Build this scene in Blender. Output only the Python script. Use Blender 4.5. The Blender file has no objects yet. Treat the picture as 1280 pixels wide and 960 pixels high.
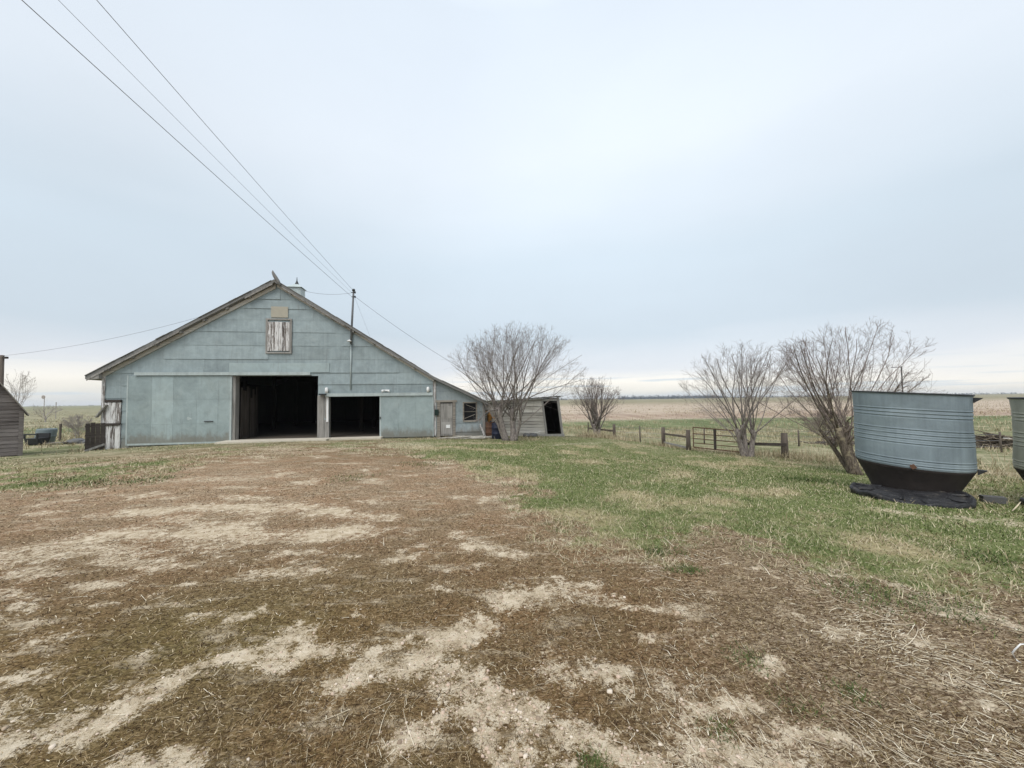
import bpy, math, random
import numpy as np
from mathutils import Vector, Matrix

random.seed(7)
rng = np.random.default_rng(11)
sc = bpy.context.scene
COL = sc.collection
PI = math.pi

# ------------------------------------------------------------------ camera
F, PITCH, ROLL, EYE = 485.0, math.radians(2.3), math.radians(0.74), 1.65   # focal length in pixels of a 1280 wide frame
cf = Vector((0, math.cos(PITCH), math.sin(PITCH)))
r0 = Vector((1, 0, 0)); u0 = Vector((0, -math.sin(PITCH), math.cos(PITCH)))
cr = r0 * math.cos(ROLL) - u0 * math.sin(ROLL)
cu = u0 * math.cos(ROLL) + r0 * math.sin(ROLL)
EYEP = Vector((0, 0, EYE))
cam_d = bpy.data.cameras.new('camera'); cam = bpy.data.objects.new('camera', cam_d); COL.objects.link(cam)
cam_d.sensor_width = 36; cam_d.lens = 36 * F / 1280; cam_d.clip_start = 0.05; cam_d.clip_end = 20000
M = Matrix((cr, cu, -cf)).transposed().to_4x4(); M.translation = EYEP
cam.matrix_world = M
sc.camera = cam

def ray(x, y): return cf + cr * ((x - 640) / F) + cu * ((480 - y) / F)
def at(x, y, Y):                      # world point at depth Y seen at photo pixel x, y
    d = ray(x, y); return EYEP + d * (Y / d.y)

# ------------------------------------------------------------------ terrain height
CP = np.array([
 (0,0,0),(-3,2,0),(3,2,0),(0,-5,0),(0,5,0),(-5,8,0),(-10,8,-.05),(-10,14,-.12),(-4,14,-.13),
 (-4.3,21.3,-.36),(-7.1,20.8,-.33),(-10,20.2,-.32),(-14,19.5,-.32),(-19,18.8,-.46),(-20,18.5,-.57),(-22,17,-.52),(-28,24,-.62),
 (1,20,-.48),(2.3,22,-.5),(5,22.5,-.62),(0,14,-.2),(6.9,26,-1.15),(8.4,21.6,-1.05),(10.6,17.6,-1.05),(12,17.2,-1.05),(11.6,13.2,-.9),
 (8.5,8.3,-.5),(10.7,7.2,-.52),(12,8,-.6),(5,8,-.25),(6,14,-.65),(16,14,-1.12),(4,4,-.05),(8,4,-.2),(20,25,-1.35),(25,14,-1.3),
 (-30,15,-.6),(-20,8,-.2),(-20,0,-.1),(20,3,-.6),(-8,30,-.7),(-16,30,-.75),(2,30,-1.0),(-15,42,-1.0),(0,45,-1.5),(-40,40,-1.2),(20,45,-1.55),(40,40,-1.6),
 (-20,-20,0),(20,-20,-.2),(0,-40,0),(60,0,-1.2),(-60,0,-.5),(0,70,-1.6),(60,60,-1.7),(-60,60,-1.5),(60,-60,-.6),(-60,-60,-.3),(0,-80,0)], float)
def _tps(d2): return np.where(d2 > 1e-9, d2 * np.log(np.sqrt(d2 + 1e-12)), 0)
_n = len(CP)
_A = np.zeros((_n + 3, _n + 3))
_A[:_n, :_n] = _tps(((CP[:, None, :2] - CP[None, :, :2]) ** 2).sum(2)) + np.eye(_n) * 2.0
_A[:_n, _n] = 1; _A[:_n, _n + 1:] = CP[:, :2]; _A[_n:, :_n] = _A[:_n, _n:].T
_w = np.linalg.solve(_A, np.r_[CP[:, 2], 0, 0, 0])

def hsh(i, j, s):
    n = (i * 374761393 + j * 668265263 + s * 974634777) & 0xFFFFFFFF
    n = ((n ^ (n >> 13)) * 1274126177) & 0xFFFFFFFF
    n = n ^ (n >> 16)
    return (n & 0xFFFF) / 65535.0
def vnoise(x, y, s=0):
    xi = np.floor(x).astype(np.int64); yi = np.floor(y).astype(np.int64)
    u = x - xi; v = y - yi; u = u * u * (3 - 2 * u); v = v * v * (3 - 2 * v)
    a = hsh(xi, yi, s); b = hsh(xi + 1, yi, s); c = hsh(xi, yi + 1, s); d = hsh(xi + 1, yi + 1, s)
    return (a * (1 - u) + b * u) * (1 - v) + (c * (1 - u) + d * u) * v
def fbm(x, y, s=0, o=4):
    t = 0; a = .5
    for k in range(o):
        t = t + a * vnoise(x * 2 ** k + 17.3 * k, y * 2 ** k - 9.1 * k, s + k); a *= .5
    return t / (1 - .5 ** o)

def height(x, y):
    x = np.asarray(x, float); y = np.asarray(y, float)
    r = np.hypot(x, y); k = np.minimum(1, 70 / np.maximum(r, 1e-6))
    px, py = x * k, y * k
    d2 = (px[..., None] - CP[:, 0]) ** 2 + (py[..., None] - CP[:, 1]) ** 2
    z = _tps(d2) @ _w[:_n] + _w[_n] + _w[_n + 1] * px + _w[_n + 2] * py
    t = np.clip((r - 45) / 60, 0, 1); t = t * t * (3 - 2 * t)
    far = -1.65 + 1.3 * np.clip((r - 250) / 1500, 0, 1) + .5 * (fbm(x / 90, y / 90, 91, 3) - .5)
    z = z * (1 - t) + far * t
    near = np.clip(1 - r / 60, 0, 1)
    z = z + near * (.10 * (fbm(x / 2.6, y / 2.6, 3, 3) - .5) + .035 * (fbm(x / .35, y / .35, 5, 4) - .5) + .016 * (fbm(x / .07, y / .07, 8, 3) - .5) * np.clip(1 - r / 9, 0, 1))
    return z
def gz(x, y): return float(height(np.array([x]), np.array([y]))[0])
def ground(px, py):                   # the ground point seen at a photo pixel
    d = ray(px, py); t = 1.0
    z = 0.0
    for _ in range(60):
        t = (z - EYE) / d.z if d.z < 0 else 200
        p = EYEP + d * t
        z = .6 * z + .4 * gz(p.x, p.y)
    return EYEP + d * t

# ------------------------------------------------------------------ mesh helpers
class MB:
    def __init__(s): s.v = []; s.f = []; s.m = []; s.t = []; s.mat = 0; s.tone = 0.5
    def add(s, vs, fs):
        o = len(s.v); s.v += [tuple(q) for q in vs]; s.t += [s.tone] * len(vs)
        for f in fs: s.f.append(tuple(i + o for i in f)); s.m.append(s.mat)
    def hexa(s, p):   # 8 points: bottom loop 0-3, top loop 4-7
        s.add(p, [(3,2,1,0),(4,5,6,7),(0,1,5,4),(1,2,6,5),(2,3,7,6),(3,0,4,7)])
    def box(s, a, b, j=0):
        (x0,y0,z0),(x1,y1,z1) = a, b
        P = [(x0,y0,z0),(x1,y0,z0),(x1,y1,z0),(x0,y1,z0),(x0,y0,z1),(x1,y0,z1),(x1,y1,z1),(x0,y1,z1)]
        if j: P = [tuple(c + random.uniform(-j, j) for c in q) for q in P]
        s.hexa(P)
    def beam(s, a, b, w, h, up=(0,0,1)):
        a = Vector(a); b = Vector(b); d = (b - a).normalized(); up = Vector(up)
        if abs(d.dot(up)) > .95: up = Vector((0, 1, 0))
        x = d.cross(up).normalized() * (w / 2); z = x.cross(d).normalized() * (h / 2)
        s.hexa([a - x - z, a + x - z, b + x - z, b - x - z, a - x + z, a + x + z, b + x + z, b - x + z])
    def prism(s, poly, fn, t0, t1):   # poly 2D -> fn(u, v, t)
        n = len(poly)
        A = 0
        for i in range(n): A += poly[i][0] * poly[(i+1) % n][1] - poly[(i+1) % n][0] * poly[i][1]
        if abs(A) < 1e-5: return
        if A < 0: poly = poly[::-1]
        vs = [fn(u, v, t0) for u, v in poly] + [fn(u, v, t1) for u, v in poly]
        fs = [tuple(range(n)), tuple(range(2*n-1, n-1, -1))] + [(i, i+n, (i+1) % n + n, (i+1) % n) for i in range(n)]
        s.add(vs, fs)
    def tube(s, pts, rad, k=6, cap=True):
        n = len(pts); pts = [Vector(p) for p in pts]
        if not hasattr(rad, '__len__'): rad = [rad] * n
        vs = []; ref = None
        for i in range(n):
            d = (pts[min(i+1, n-1)] - pts[max(i-1, 0)]).normalized()
            if ref is None: ref = Vector((0, 0, 1)) if abs(d.z) < .9 else Vector((1, 0, 0))
            x = d.cross(ref).normalized(); y = x.cross(d).normalized(); ref = y
            for j in range(k):
                a = 2 * PI * j / k; vs.append(pts[i] + (x * math.cos(a) + y * math.sin(a)) * rad[i])
        fs = [(i*k+j, i*k+(j+1) % k, (i+1)*k+(j+1) % k, (i+1)*k+j) for i in range(n-1) for j in range(k)]
        if cap: fs += [tuple(range(k-1, -1, -1)), tuple(range((n-1)*k, n*k))]
        s.add(vs, fs)
    def lathe(s, prof, k=48, o=(0,0,0), fn=None, a0=0, a1=2*PI):
        full = abs(a1 - a0 - 2*PI) < 1e-6; kk = k if full else k + 1; vs = []
        for r, z in prof:
            for j in range(kk):
                a = a0 + (a1 - a0) * j / k; p = (o[0] + r*math.cos(a), o[1] + r*math.sin(a), o[2] + z)
                vs.append(fn(p, a) if fn else p)
        fs = [(i*kk+j, i*kk+(j+1) % kk, (i+1)*kk+(j+1) % kk, (i+1)*kk+j) for i in range(len(prof)-1) for j in range(k)]
        s.add(vs, fs)
    def blob(s, c, r, k=1, rough=.25, flat=1):
        phi = (1 + 5 ** .5) / 2
        V = [Vector(q).normalized() for q in [(-1,phi,0),(1,phi,0),(-1,-phi,0),(1,-phi,0),(0,-1,phi),(0,1,phi),(0,-1,-phi),(0,1,-phi),(phi,0,-1),(phi,0,1),(-phi,0,-1),(-phi,0,1)]]
        Fc = [(0,11,5),(0,5,1),(0,1,7),(0,7,10),(0,10,11),(1,5,9),(5,11,4),(11,10,2),(10,7,6),(7,1,8),(3,9,4),(3,4,2),(3,2,6),(3,6,8),(3,8,9),(4,9,5),(2,4,11),(6,2,10),(8,6,7),(9,8,1)]
        for _ in range(k - 1):
            mid = {}; N = []
            def m(a, b):
                key = (min(a, b), max(a, b))
                if key not in mid: V.append((V[a] + V[b]).normalized()); mid[key] = len(V) - 1
                return mid[key]
            for a, b, c2 in Fc:
                x, y, z = m(a, b), m(b, c2), m(c2, a); N += [(a, x, z), (b, y, x), (c2, z, y), (x, y, z)]
            Fc = N
        vs = []
        for q in V:
            q = q * (1 + random.uniform(-rough, rough)); vs.append((c[0] + q.x*r, c[1] + q.y*r, c[2] + q.z*r*flat))
        s.add(vs, Fc)
    def build(s, name, mats, parent=None, smooth=False):
        me = bpy.data.meshes.new(name); me.from_pydata(s.v, [], s.f)
        if not isinstance(mats, (list, tuple)): mats = [mats]
        for m in mats: me.materials.append(m)
        if len(mats) > 1: me.polygons.foreach_set('material_index', s.m)
        at_ = me.attributes.new('tone', 'FLOAT', 'POINT'); at_.data.foreach_set('value', s.t)
        if smooth: me.polygons.foreach_set('use_smooth', [True] * len(me.polygons))
        me.update()
        o = bpy.data.objects.new(name, me); COL.objects.link(o)
        if parent: o.parent = parent
        return o

def mesh_np(name, V, faces, sizes, mat, smooth=False, attrs=None):
    me = bpy.data.meshes.new(name); V = np.asarray(V, np.float32)
    me.vertices.add(len(V)); me.vertices.foreach_set('co', V.ravel())
    faces = np.asarray(faces, np.int32).ravel(); sizes = np.asarray(sizes, np.int32)
    me.loops.add(len(faces)); me.loops.foreach_set('vertex_index', faces)
    st = np.zeros(len(sizes), np.int32); st[1:] = np.cumsum(sizes)[:-1]
    me.polygons.add(len(sizes)); me.polygons.foreach_set('loop_start', st); me.polygons.foreach_set('loop_total', sizes)
    for k, a in (attrs or {}).items():
        q = me.attributes.new(k, 'FLOAT', 'POINT'); q.data.foreach_set('value', np.asarray(a, np.float32))
    me.update(calc_edges=True); me.validate()
    if smooth: me.polygons.foreach_set('use_smooth', np.ones(len(sizes), bool))
    me.materials.append(mat)
    o = bpy.data.objects.new(name, me); COL.objects.link(o); return o

def tag(o, label=None, cat=None, group=None, kind=None):
    if label: o['label'] = label
    if cat: o['category'] = cat
    if group: o['group'] = group
    if kind: o['kind'] = kind
    return o
def thing(name, loc, label, cat, rz=0, group=None):
    o = bpy.data.objects.new(name, None); COL.objects.link(o); o.empty_display_size = .2
    o.location = loc; o.rotation_euler = (0, 0, rz); return tag(o, label, cat, group)

# ------------------------------------------------------------------ materials
class NT:
    def __init__(s, name, rough=.8, metal=0.0, spec=.3):
        s.m = bpy.data.materials.new(name); s.m.use_nodes = True; s.t = s.m.node_tree; s.n = s.t.nodes; s.l = s.t.links
        s.b = s.n['Principled BSDF']; s.b.inputs['Roughness'].default_value = rough; s.b.inputs['Metallic'].default_value = metal
        s.b.inputs['Specular IOR Level'].default_value = spec
    def set(s, node, key, v):
        i = node.inputs[key]
        if isinstance(v, bpy.types.NodeSocket): s.l.new(v, i)
        else: i.default_value = v
    def coord(s, kind='Object', scale=(1,1,1)):
        c = s.n.new('ShaderNodeTexCoord'); mp = s.n.new('ShaderNodeMapping'); s.l.new(c.outputs[kind], mp.inputs[0]); mp.inputs['Scale'].default_value = scale; return mp.outputs[0]
    def noise(s, co, scale, detail=4, rough=.55, dist=0):
        q = s.n.new('ShaderNodeTexNoise'); s.l.new(co, q.inputs['Vector']); q.inputs['Scale'].default_value = scale; q.inputs['Detail'].default_value = detail; q.inputs['Roughness'].default_value = rough; q.inputs['Distortion'].default_value = dist; return q.outputs['Fac']
    def attr(s, name):
        q = s.n.new('ShaderNodeAttribute'); q.attribute_name = name; return q.outputs['Fac']
    def island(s): return s.n.new('ShaderNodeNewGeometry').outputs['Random Per Island']
    def math(s, op, a, b=0.0, c=0.0, clamp=False):
        q = s.n.new('ShaderNodeMath'); q.operation = op; q.use_clamp = clamp
        s.set(q, 0, a); s.set(q, 1, b); s.set(q, 2, c); return q.outputs[0]
    def step(s, v, a, b, lo=0.0, hi=1.0):
        q = s.n.new('ShaderNodeMapRange'); q.interpolation_type = 'SMOOTHSTEP'; s.set(q, 'Value', v)
        for k, x in (('From Min', a), ('From Max', b), ('To Min', lo), ('To Max', hi)): s.set(q, k, x)
        return q.outputs[0]
    def mix(s, f, a, b, mode='MIX'):
        q = s.n.new('ShaderNodeMix'); q.data_type = 'RGBA'; q.blend_type = mode
        s.set(q, 0, f)
        for k, v in ((6, a), (7, b)):
            if isinstance(v, bpy.types.NodeSocket): s.l.new(v, q.inputs[k])
            else: q.inputs[k].default_value = (*v, 1)
        return q.outputs[2]
    def ramp(s, f, stops):
        q = s.n.new('ShaderNodeValToRGB'); s.l.new(f, q.inputs[0]); e = q.color_ramp.elements
        while len(e) < len(stops): e.new(.5)
        for i, (p, c) in enumerate(stops): e[i].position = p; e[i].color = (*c, 1)
        return q.outputs[0]
    def color(s, v):
        if isinstance(v, bpy.types.NodeSocket): s.l.new(v, s.b.inputs['Base Color'])
        else: s.b.inputs['Base Color'].default_value = (*v, 1)
        return s
    def bump(s, h, strength=.5, dist=.01):
        q = s.n.new('ShaderNodeBump'); s.l.new(h, q.inputs['Height']); q.inputs['Strength'].default_value = strength; q.inputs['Distance'].default_value = dist
        s.l.new(q.outputs[0], s.b.inputs['Normal']); return s

def wood(name, dark, mid, light, axis='z', paint=None, paint_lo=.5, paint_hi=.6):
    n = NT(name, .9, 0, .15)
    sc_ = {'z': (14, 14, .7), 'x': (.7, 14, 14), 'y': (14, .7, 14)}[axis]
    g = n.noise(n.coord('Object', sc_), 1.6, 6, .65, .4); big = n.noise(n.coord('Object'), .9, 3)
    isl = n.island()
    v = n.math('ADD', n.math('MULTIPLY', g, .75), n.math('ADD', n.math('MULTIPLY', big, .25), n.math('MULTIPLY', n.math('SUBTRACT', isl, .5), .22)))
    c = n.ramp(v, [(.28, dark), (.5, mid), (.74, light)])
    if paint:
        pm = n.noise(n.coord('Object', {'z': (16, 16, 1.1), 'x': (1.1, 16, 16), 'y': (16, 1.1, 16)}[axis]), 1.5, 7, .72); pm = n.math('ADD', pm, n.math('MULTIPLY', n.math('SUBTRACT', isl, .5), .16))
        c = n.mix(n.step(pm, paint_lo, paint_hi), c, paint)
    n.color(c).bump(g, .6, .012); return n.m

m_wood = wood('weathered_grey_wood', (.085,.08,.075), (.26,.247,.23), (.44,.425,.40))
m_woodx = wood('weathered_grey_boards', (.07,.063,.056), (.24,.215,.185), (.42,.39,.345), 'x')
m_shedw = wood('pale_grey_boards', (.16,.148,.13), (.46,.43,.38), (.66,.63,.57), 'x', (.72,.70,.65), .62, .66)
m_peel = wood('peeling_white_wood', (.06,.05,.045), (.20,.175,.16), (.34,.31,.29), 'z', (.68,.67,.66), .485, .55)
m_brownshed = wood('dark_brown_grey_boards', (.075,.062,.057), (.19,.165,.155), (.30,.265,.25), 'x')
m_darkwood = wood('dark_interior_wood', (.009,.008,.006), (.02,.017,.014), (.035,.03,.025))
m_darkwoodx = wood('dark_old_wood', (.03,.026,.022), (.06,.05,.044), (.1,.085,.075), 'x')
m_palewood = wood('silvery_weathered_boards', (.24,.23,.21), (.55,.53,.49), (.74,.72,.68), 'x')
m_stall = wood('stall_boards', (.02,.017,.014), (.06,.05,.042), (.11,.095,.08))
m_post = wood('old_fence_post_wood', (.045,.036,.03), (.11,.09,.075), (.19,.16,.135))

def galv(name, base, var=.25, tint=(.26,.30,.25), streak=.35, metal=.35, rough=.5, rust=None, mud=False):
    n = NT(name, rough, metal, .4)
    t = n.attr('tone'); co = n.coord('Object')
    big = n.noise(co, .55, 4, .6); sp = n.noise(co, 26, 3, .6); st = n.noise(n.coord('Object', (5, 5, .35)), 1.6, 5, .6)
    k = n.math('ADD', n.math('MULTIPLY', n.math('SUBTRACT', t, .5), var), n.math('MULTIPLY', n.math('SUBTRACT', st, .5), streak))
    k = n.math('ADD', k, n.math('MULTIPLY', n.math('SUBTRACT', sp, .5), .22))
    k = n.math('ADD', k, n.math('MULTIPLY', n.math('SUBTRACT', n.noise(co, 2.1, 5, .65, .6), .5), .7))
    k = n.math('ADD', k, 1.0)
    c = n.mix(n.step(big, .42, .68, 0, .5), base, tint)
    hsv = n.n.new('ShaderNodeHueSaturation'); n.l.new(c, hsv.inputs['Color']); n.l.new(k, hsv.inputs['Value']); c = hsv.outputs[0]
    if mud:
        sz_ = n.n.new('ShaderNodeSeparateXYZ'); n.l.new(n.coord('Object'), sz_.inputs[0])
        c = n.mix(n.step(n.math('ADD', sz_.outputs[2], n.math('MULTIPLY', n.noise(n.coord('Object', (2.5, 2.5, 1)), 1.6, 6, .7), -1.3)), -.55, -.05, .65, 0), c, (.20,.17,.13))
        c = n.mix(n.step(n.noise(n.coord('Object', (7, 7, .5)), 1.1, 6, .7), .56, .74, 0, .45), c, (.19,.18,.17))
        c = n.mix(n.step(n.noise(n.coord('Object', (1.2, 1.2, 1.0)), 1.4, 5, .65), .58, .74, 0, .35), c, (.44,.49,.48))
    if rust: c = n.mix(n.step(n.noise(co, 3.1, 7, .72), rust[0], rust[1]), c, (.10, .055, .035))
    n.color(c); n.set(n.b, 'Roughness', n.step(sp, .3, .7, rough - .08, rough + .12))
    n.bump(n.math('ADD', n.noise(co, 3.5, 2), n.math('MULTIPLY', sp, .15)), .35, .02); return n.m
m_galv = galv('galvanised_sheet_siding', (.305,.362,.372), .28, (.298,.346,.348), rust=(.68,.76), mud=True)
m_door = galv('galvanised_door_sheet', (.335,.402,.408), .34, (.358,.412,.402), .12, rust=(.72,.79), mud=True)
m_trim = galv('pale_metal_flashing', (.43,.485,.48), .1, (.40,.45,.44), metal=.2)
m_lean = galv('lean_to_grey_sheet', (.30,.345,.36), .3, (.30,.33,.33), rust=(.60,.72), mud=True)
m_bin = galv('weathered_blue_grey_steel', (.205,.25,.275), .1, (.285,.33,.34), .6, metal=.12, rough=.62, rust=(.68,.78))
m_bin2 = galv('weathered_olive_grey_steel', (.33,.34,.28), .1, (.36,.36,.29), .4, metal=.12, rough=.62, rust=(.73,.80))

def plain(name, c, rough=.8, metal=0, var=.35, scale=6, spec=.3, b=.3):
    n = NT(name, rough, metal, spec); f = n.noise(n.coord('Object'), scale, 5, .65)
    n.color(n.mix(f, tuple(x * (1 - var) for x in c), tuple(x * (1 + var) for x in c))).bump(f, b, .01); return n.m
m_mast = plain('grey_mast_steel', (.16,.165,.17), .6, .3, .3, 6)
n = NT('dusty_black_rubber', .55, 0, .4); co = n.coord('Object'); f_ = n.noise(co, 5, 6, .7)
c = n.mix(f_, (.012,.012,.014), (.032,.031,.033)); c = n.mix(n.step(n.noise(co, 2.6, 6, .7, .5), .56, .72, 0, .55), c, (.22,.19,.15)); n.color(c).bump(n.math('ADD', n.noise(co, 7, 4, .6, 1.0), n.math('MULTIPLY', f_, .3)), .9, .05); n.set(n.b, 'Roughness', n.step(f_, .35, .65, .35, .75)); m_rubber = n.m
m_hopper = plain('dark_rusted_steel', (.036,.029,.026), .85, .1, .65, 4)
m_rust = plain('rust_brown_steel', (.13,.07,.045), .85, .1, .5, 9)
m_darkmetal = plain('dark_metal', (.05,.052,.055), .55, .5, .3, 6)
m_shingle = plain('old_roof_shingles', (.20,.197,.19), .95, 0, .45, 9)
m_conc = plain('pale_concrete', (.56,.51,.42), .9, 0, .25, 3)
m_dirtfloor = plain('barn_dirt_floor', (.085,.07,.055), .95, 0, .3, 4)
m_white = plain('white_enamel', (.8,.8,.79), .4, 0, .06, 3)
m_beige = plain('beige_painted_board', (.42,.39,.32), .8, 0, .15, 8)
m_navy = plain('dark_blue_plastic', (.018,.022,.045), .5, 0, .3, 5)
m_orange = plain('faded_orange_paint', (.42,.20,.05), .75, 0, .4, 12)
m_tankblue = plain('faded_blue_grey_plastic', (.16,.195,.205), .6, 0, .2, 3)
m_black = plain('dark_interior_fill', (.012,.012,.014), .8, 0, .3, 4)
m_wire = plain('grey_wire', (.22,.22,.24), .6, .3, .2, 2)
m_meter = plain('dark_green_box', (.02,.035,.03), .6, .2, .2, 3)
m_tarp = plain('grey_tarp', (.12,.12,.12), .75, 0, .5, 4)

def bark(name, dark, light, mossy=None):
    n = NT(name, .95, 0, .1); co = n.coord('Object', (9, 9, 2.2)); f = n.noise(co, 3, 6, .7, .6)
    c = n.mix(n.step(f, .35, .68), dark, light)
    if mossy: c = n.mix(n.step(n.noise(n.coord('Object'), 6, 4), .52, .66), c, mossy)
    n.color(c).bump(f, .9, .03); return n.m
m_bark = bark('grey_bark', (.12,.10,.09), (.36,.32,.29))
m_bark2 = bark('mottled_bark', (.06,.046,.036), (.20,.165,.13), (.26,.22,.15))
m_twig = bark('grey_brown_twigs', (.20,.17,.155), (.37,.325,.30))
m_twig2 = bark('reddish_brown_twigs', (.165,.13,.115), (.33,.27,.235))
m_ftwig = plain('far_pale_twigs', (.36,.32,.29), .95, 0, .2, 2, .1)

# ------------------------------------------------------------------ ground masks in world coordinates
def P2(px, py): g_ = ground(px, py); return (g_.x, g_.y)
SAND = []   # (polyline, half width in metres, strength)
for pl, w, k in [
  ([(0,700),(130,674),(300,664)], .42, 1), ([(150,642),(300,634),(420,640)], .36, .8), ([(300,674),(440,661)], .28, .9),
  ([(395,668),(440,664)], .3, 1), ([(0,722),(60,712)], .22, .8), ([(180,600),(330,598)], .5, .55), ([(60,655),(150,640)], .3, .6),
  ([(80,930),(150,885),(232,845)], .12, 1), ([(250,838),(320,822),(370,790)], .11, 1), ([(330,826),(430,812)], .09, .95), ([(-10,945),(45,918)], .13, 1),
  ([(415,862),(520,832),(590,778)], .12, 1), ([(545,800),(600,775)], .14, .9), ([(560,845),(610,880),(660,895)], .14, 1), ([(520,918),(580,885)], .12, 1), ([(600,900),(620,945)], .07, .9),
  ([(637,746),(692,738)], .17, 1), ([(588,684),(645,694)], .15, .9), ([(480,702),(525,694)], .12, .8), ([(355,692),(395,690)], .14, .8), ([(440,632),(520,618)], .4, .45),
  ([(725,915),(800,945),(830,965)], .13, 1), ([(860,925),(980,950)], .13, .9), ([(690,830),(770,852)], .12, .8), ([(830,855),(850,850)], .12, .7), ([(975,915),(1040,930)], .1, .8),
  ([(50,796),(85,788)], .13, .8), ([(0,850),(30,846)], .08, .6), ([(885,795),(930,800)], .13, .5), ([(1170,850),(1230,860)], .12, .55),
  ([(1125,640),(1280,655),(1400,668)], .35, .9), ([(110,582),(300,562)], .8, .55), ([(300,556),(480,553)], .5, .6),
  ([(0,572),(110,566)], .7, .5), ([(690,556),(760,553)], .5, .6), ([(1230,590),(1280,592)], .9, .7)]:
    SAND.append(([P2(*q) for q in pl], w, k))
def cap_mask(x, y):
    out = np.zeros_like(x)
    wx = x + .22 * (fbm(x / .3, y / .3, 41, 3) - .5); wy = y + .3 * (fbm(x / .3, y / .3, 47, 3) - .5)
    for pl, w, k in SAND:
        best = np.full_like(x, 1e9)
        for (ax, ay), (bx, by) in zip(pl[:-1], pl[1:]):
            dx, dy = bx - ax, by - ay; L2 = dx*dx + dy*dy + 1e-9
            t = np.clip(((wx-ax)*dx + (wy-ay)*dy) / L2, 0, 1)
            best = np.minimum(best, np.hypot(wx - ax - t*dx, wy - ay - t*dy))
        q = np.clip(1.1 - best / (w * 1.7), 0, 1) * np.clip(.45 + 1.1 * fbm(x / .16, y / .16, 57, 4), 0, 1.05) * (np.clip(.1 + 1.75 * fbm(x / .55, y / .42, 59, 4), .15, 1.15) if w > .2 else 1); out = np.maximum(out, k * q)
    return out
def poly_soft(x, y, poly, w):
    inside = np.zeros(x.shape, bool); best = np.full(x.shape, 1e9); n = len(poly)
    for i in range(n):
        (ax, ay), (bx, by) = poly[i], poly[(i+1) % n]
        dx, dy = bx - ax, by - ay
        c = ((ay > y) != (by > y)) & (x < (bx-ax) * (y-ay) / (by-ay + 1e-12) + ax); inside ^= c
        t = np.clip(((x-ax)*dx + (y-ay)*dy) / (dx*dx + dy*dy + 1e-9), 0, 1)
        best = np.minimum(best, np.hypot(x-ax-t*dx, y-ay-t*dy))
    return np.clip(.5 + np.where(inside, best, -best) / w, 0, 1)
GREEN = [P2(*q) for q in [(478,556),(560,576),(640,604),(690,648),(742,684),(805,690),(860,668),(905,664),(960,690),(1065,694),(1115,724),(1279,722)]] + [(9,3.6),(16,4),(17,11),(15,17),(10,19),(8,27),(3,24),(-4.2,21)]
GREENL = [P2(*q) for q in [(-60,578),(100,576),(210,572),(300,566),(215,590),(130,608),(-60,618)]]
def masks(x, y):
    r = np.hypot(x, y)
    n1 = fbm(x / .9, y / .9, 21, 4); n2 = fbm(x / 3.5, y / 3.5, 22, 3)
    g = np.maximum(poly_soft(x, y, GREEN, 1.5), .54 * poly_soft(x, y, GREENL, 2.6))
    g = np.clip(g + ((n1 - .5) * 1.0 + (fbm(x / .22, y / .22, 23, 3) - .5) * .7) * np.clip(g * (1 - g) * 5 + .25, 0, 1) * (g > .01), 0, 1)
    dry = np.clip((fbm(x / 1.1, y / 1.1, 31, 5) - .50) * 5, 0, 1)
    dry = np.maximum(dry, .5 * np.clip((fbm(x / .4, y / .4, 37, 4) - .55) * 6, 0, 1))
    s = cap_mask(x, y)
    s = np.maximum(s, .7 * np.clip((fbm(x / .6, y / .38, 33, 5) - .525 - .02 * (x > -.5)) * 6, 0, 1) * (r > 3.2) * (g < .5) * (x < 1.5))
    zone = np.exp(-(((x - .35) / 1.1) ** 2 + ((y - 2.3) / .9) ** 2))
    s = np.maximum(s, .8 * np.clip((fbm(x / .30, y / .30, 35, 5) - .60 + .07 * zone) * 7, 0, 1) * (r < 5))
    straw = np.clip((x - .35 * y + .2) / 1.2, 0, 1) * (g < .5) * np.clip((6.5 - r) / 2, 0, 1)
    red = np.clip((y - 3) / 4, 0, 1) * np.clip(1 - (y - 10) / 5, 0, 1) * (.5 + n2)
    olive = np.clip((n2 - .38) * 4, 0, 1) * np.clip((4.5 - y) / 2.0, 0, 1) * np.clip((1 - x) / 1.5, 0, 1)
    ap = np.clip((y + .16 * x * 0 - 11) / 4, 0, 1) * np.clip((-x + 1) / 3, 0, 1) * (y < 24)
    s = np.maximum(s, ap * np.clip(.35 + 1.5 * (fbm(x / 1.3, y / .9, 81, 4) - .42), 0, .8)); g = np.maximum(g, ap * np.clip((fbm(x / 1.1, y / .8, 83, 4) - .42) * 3, 0, .6))
    far = np.clip((r - 17) / 8, 0, 1) * (y > 0)
    return g, dry, s, straw, red, olive, far

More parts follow.
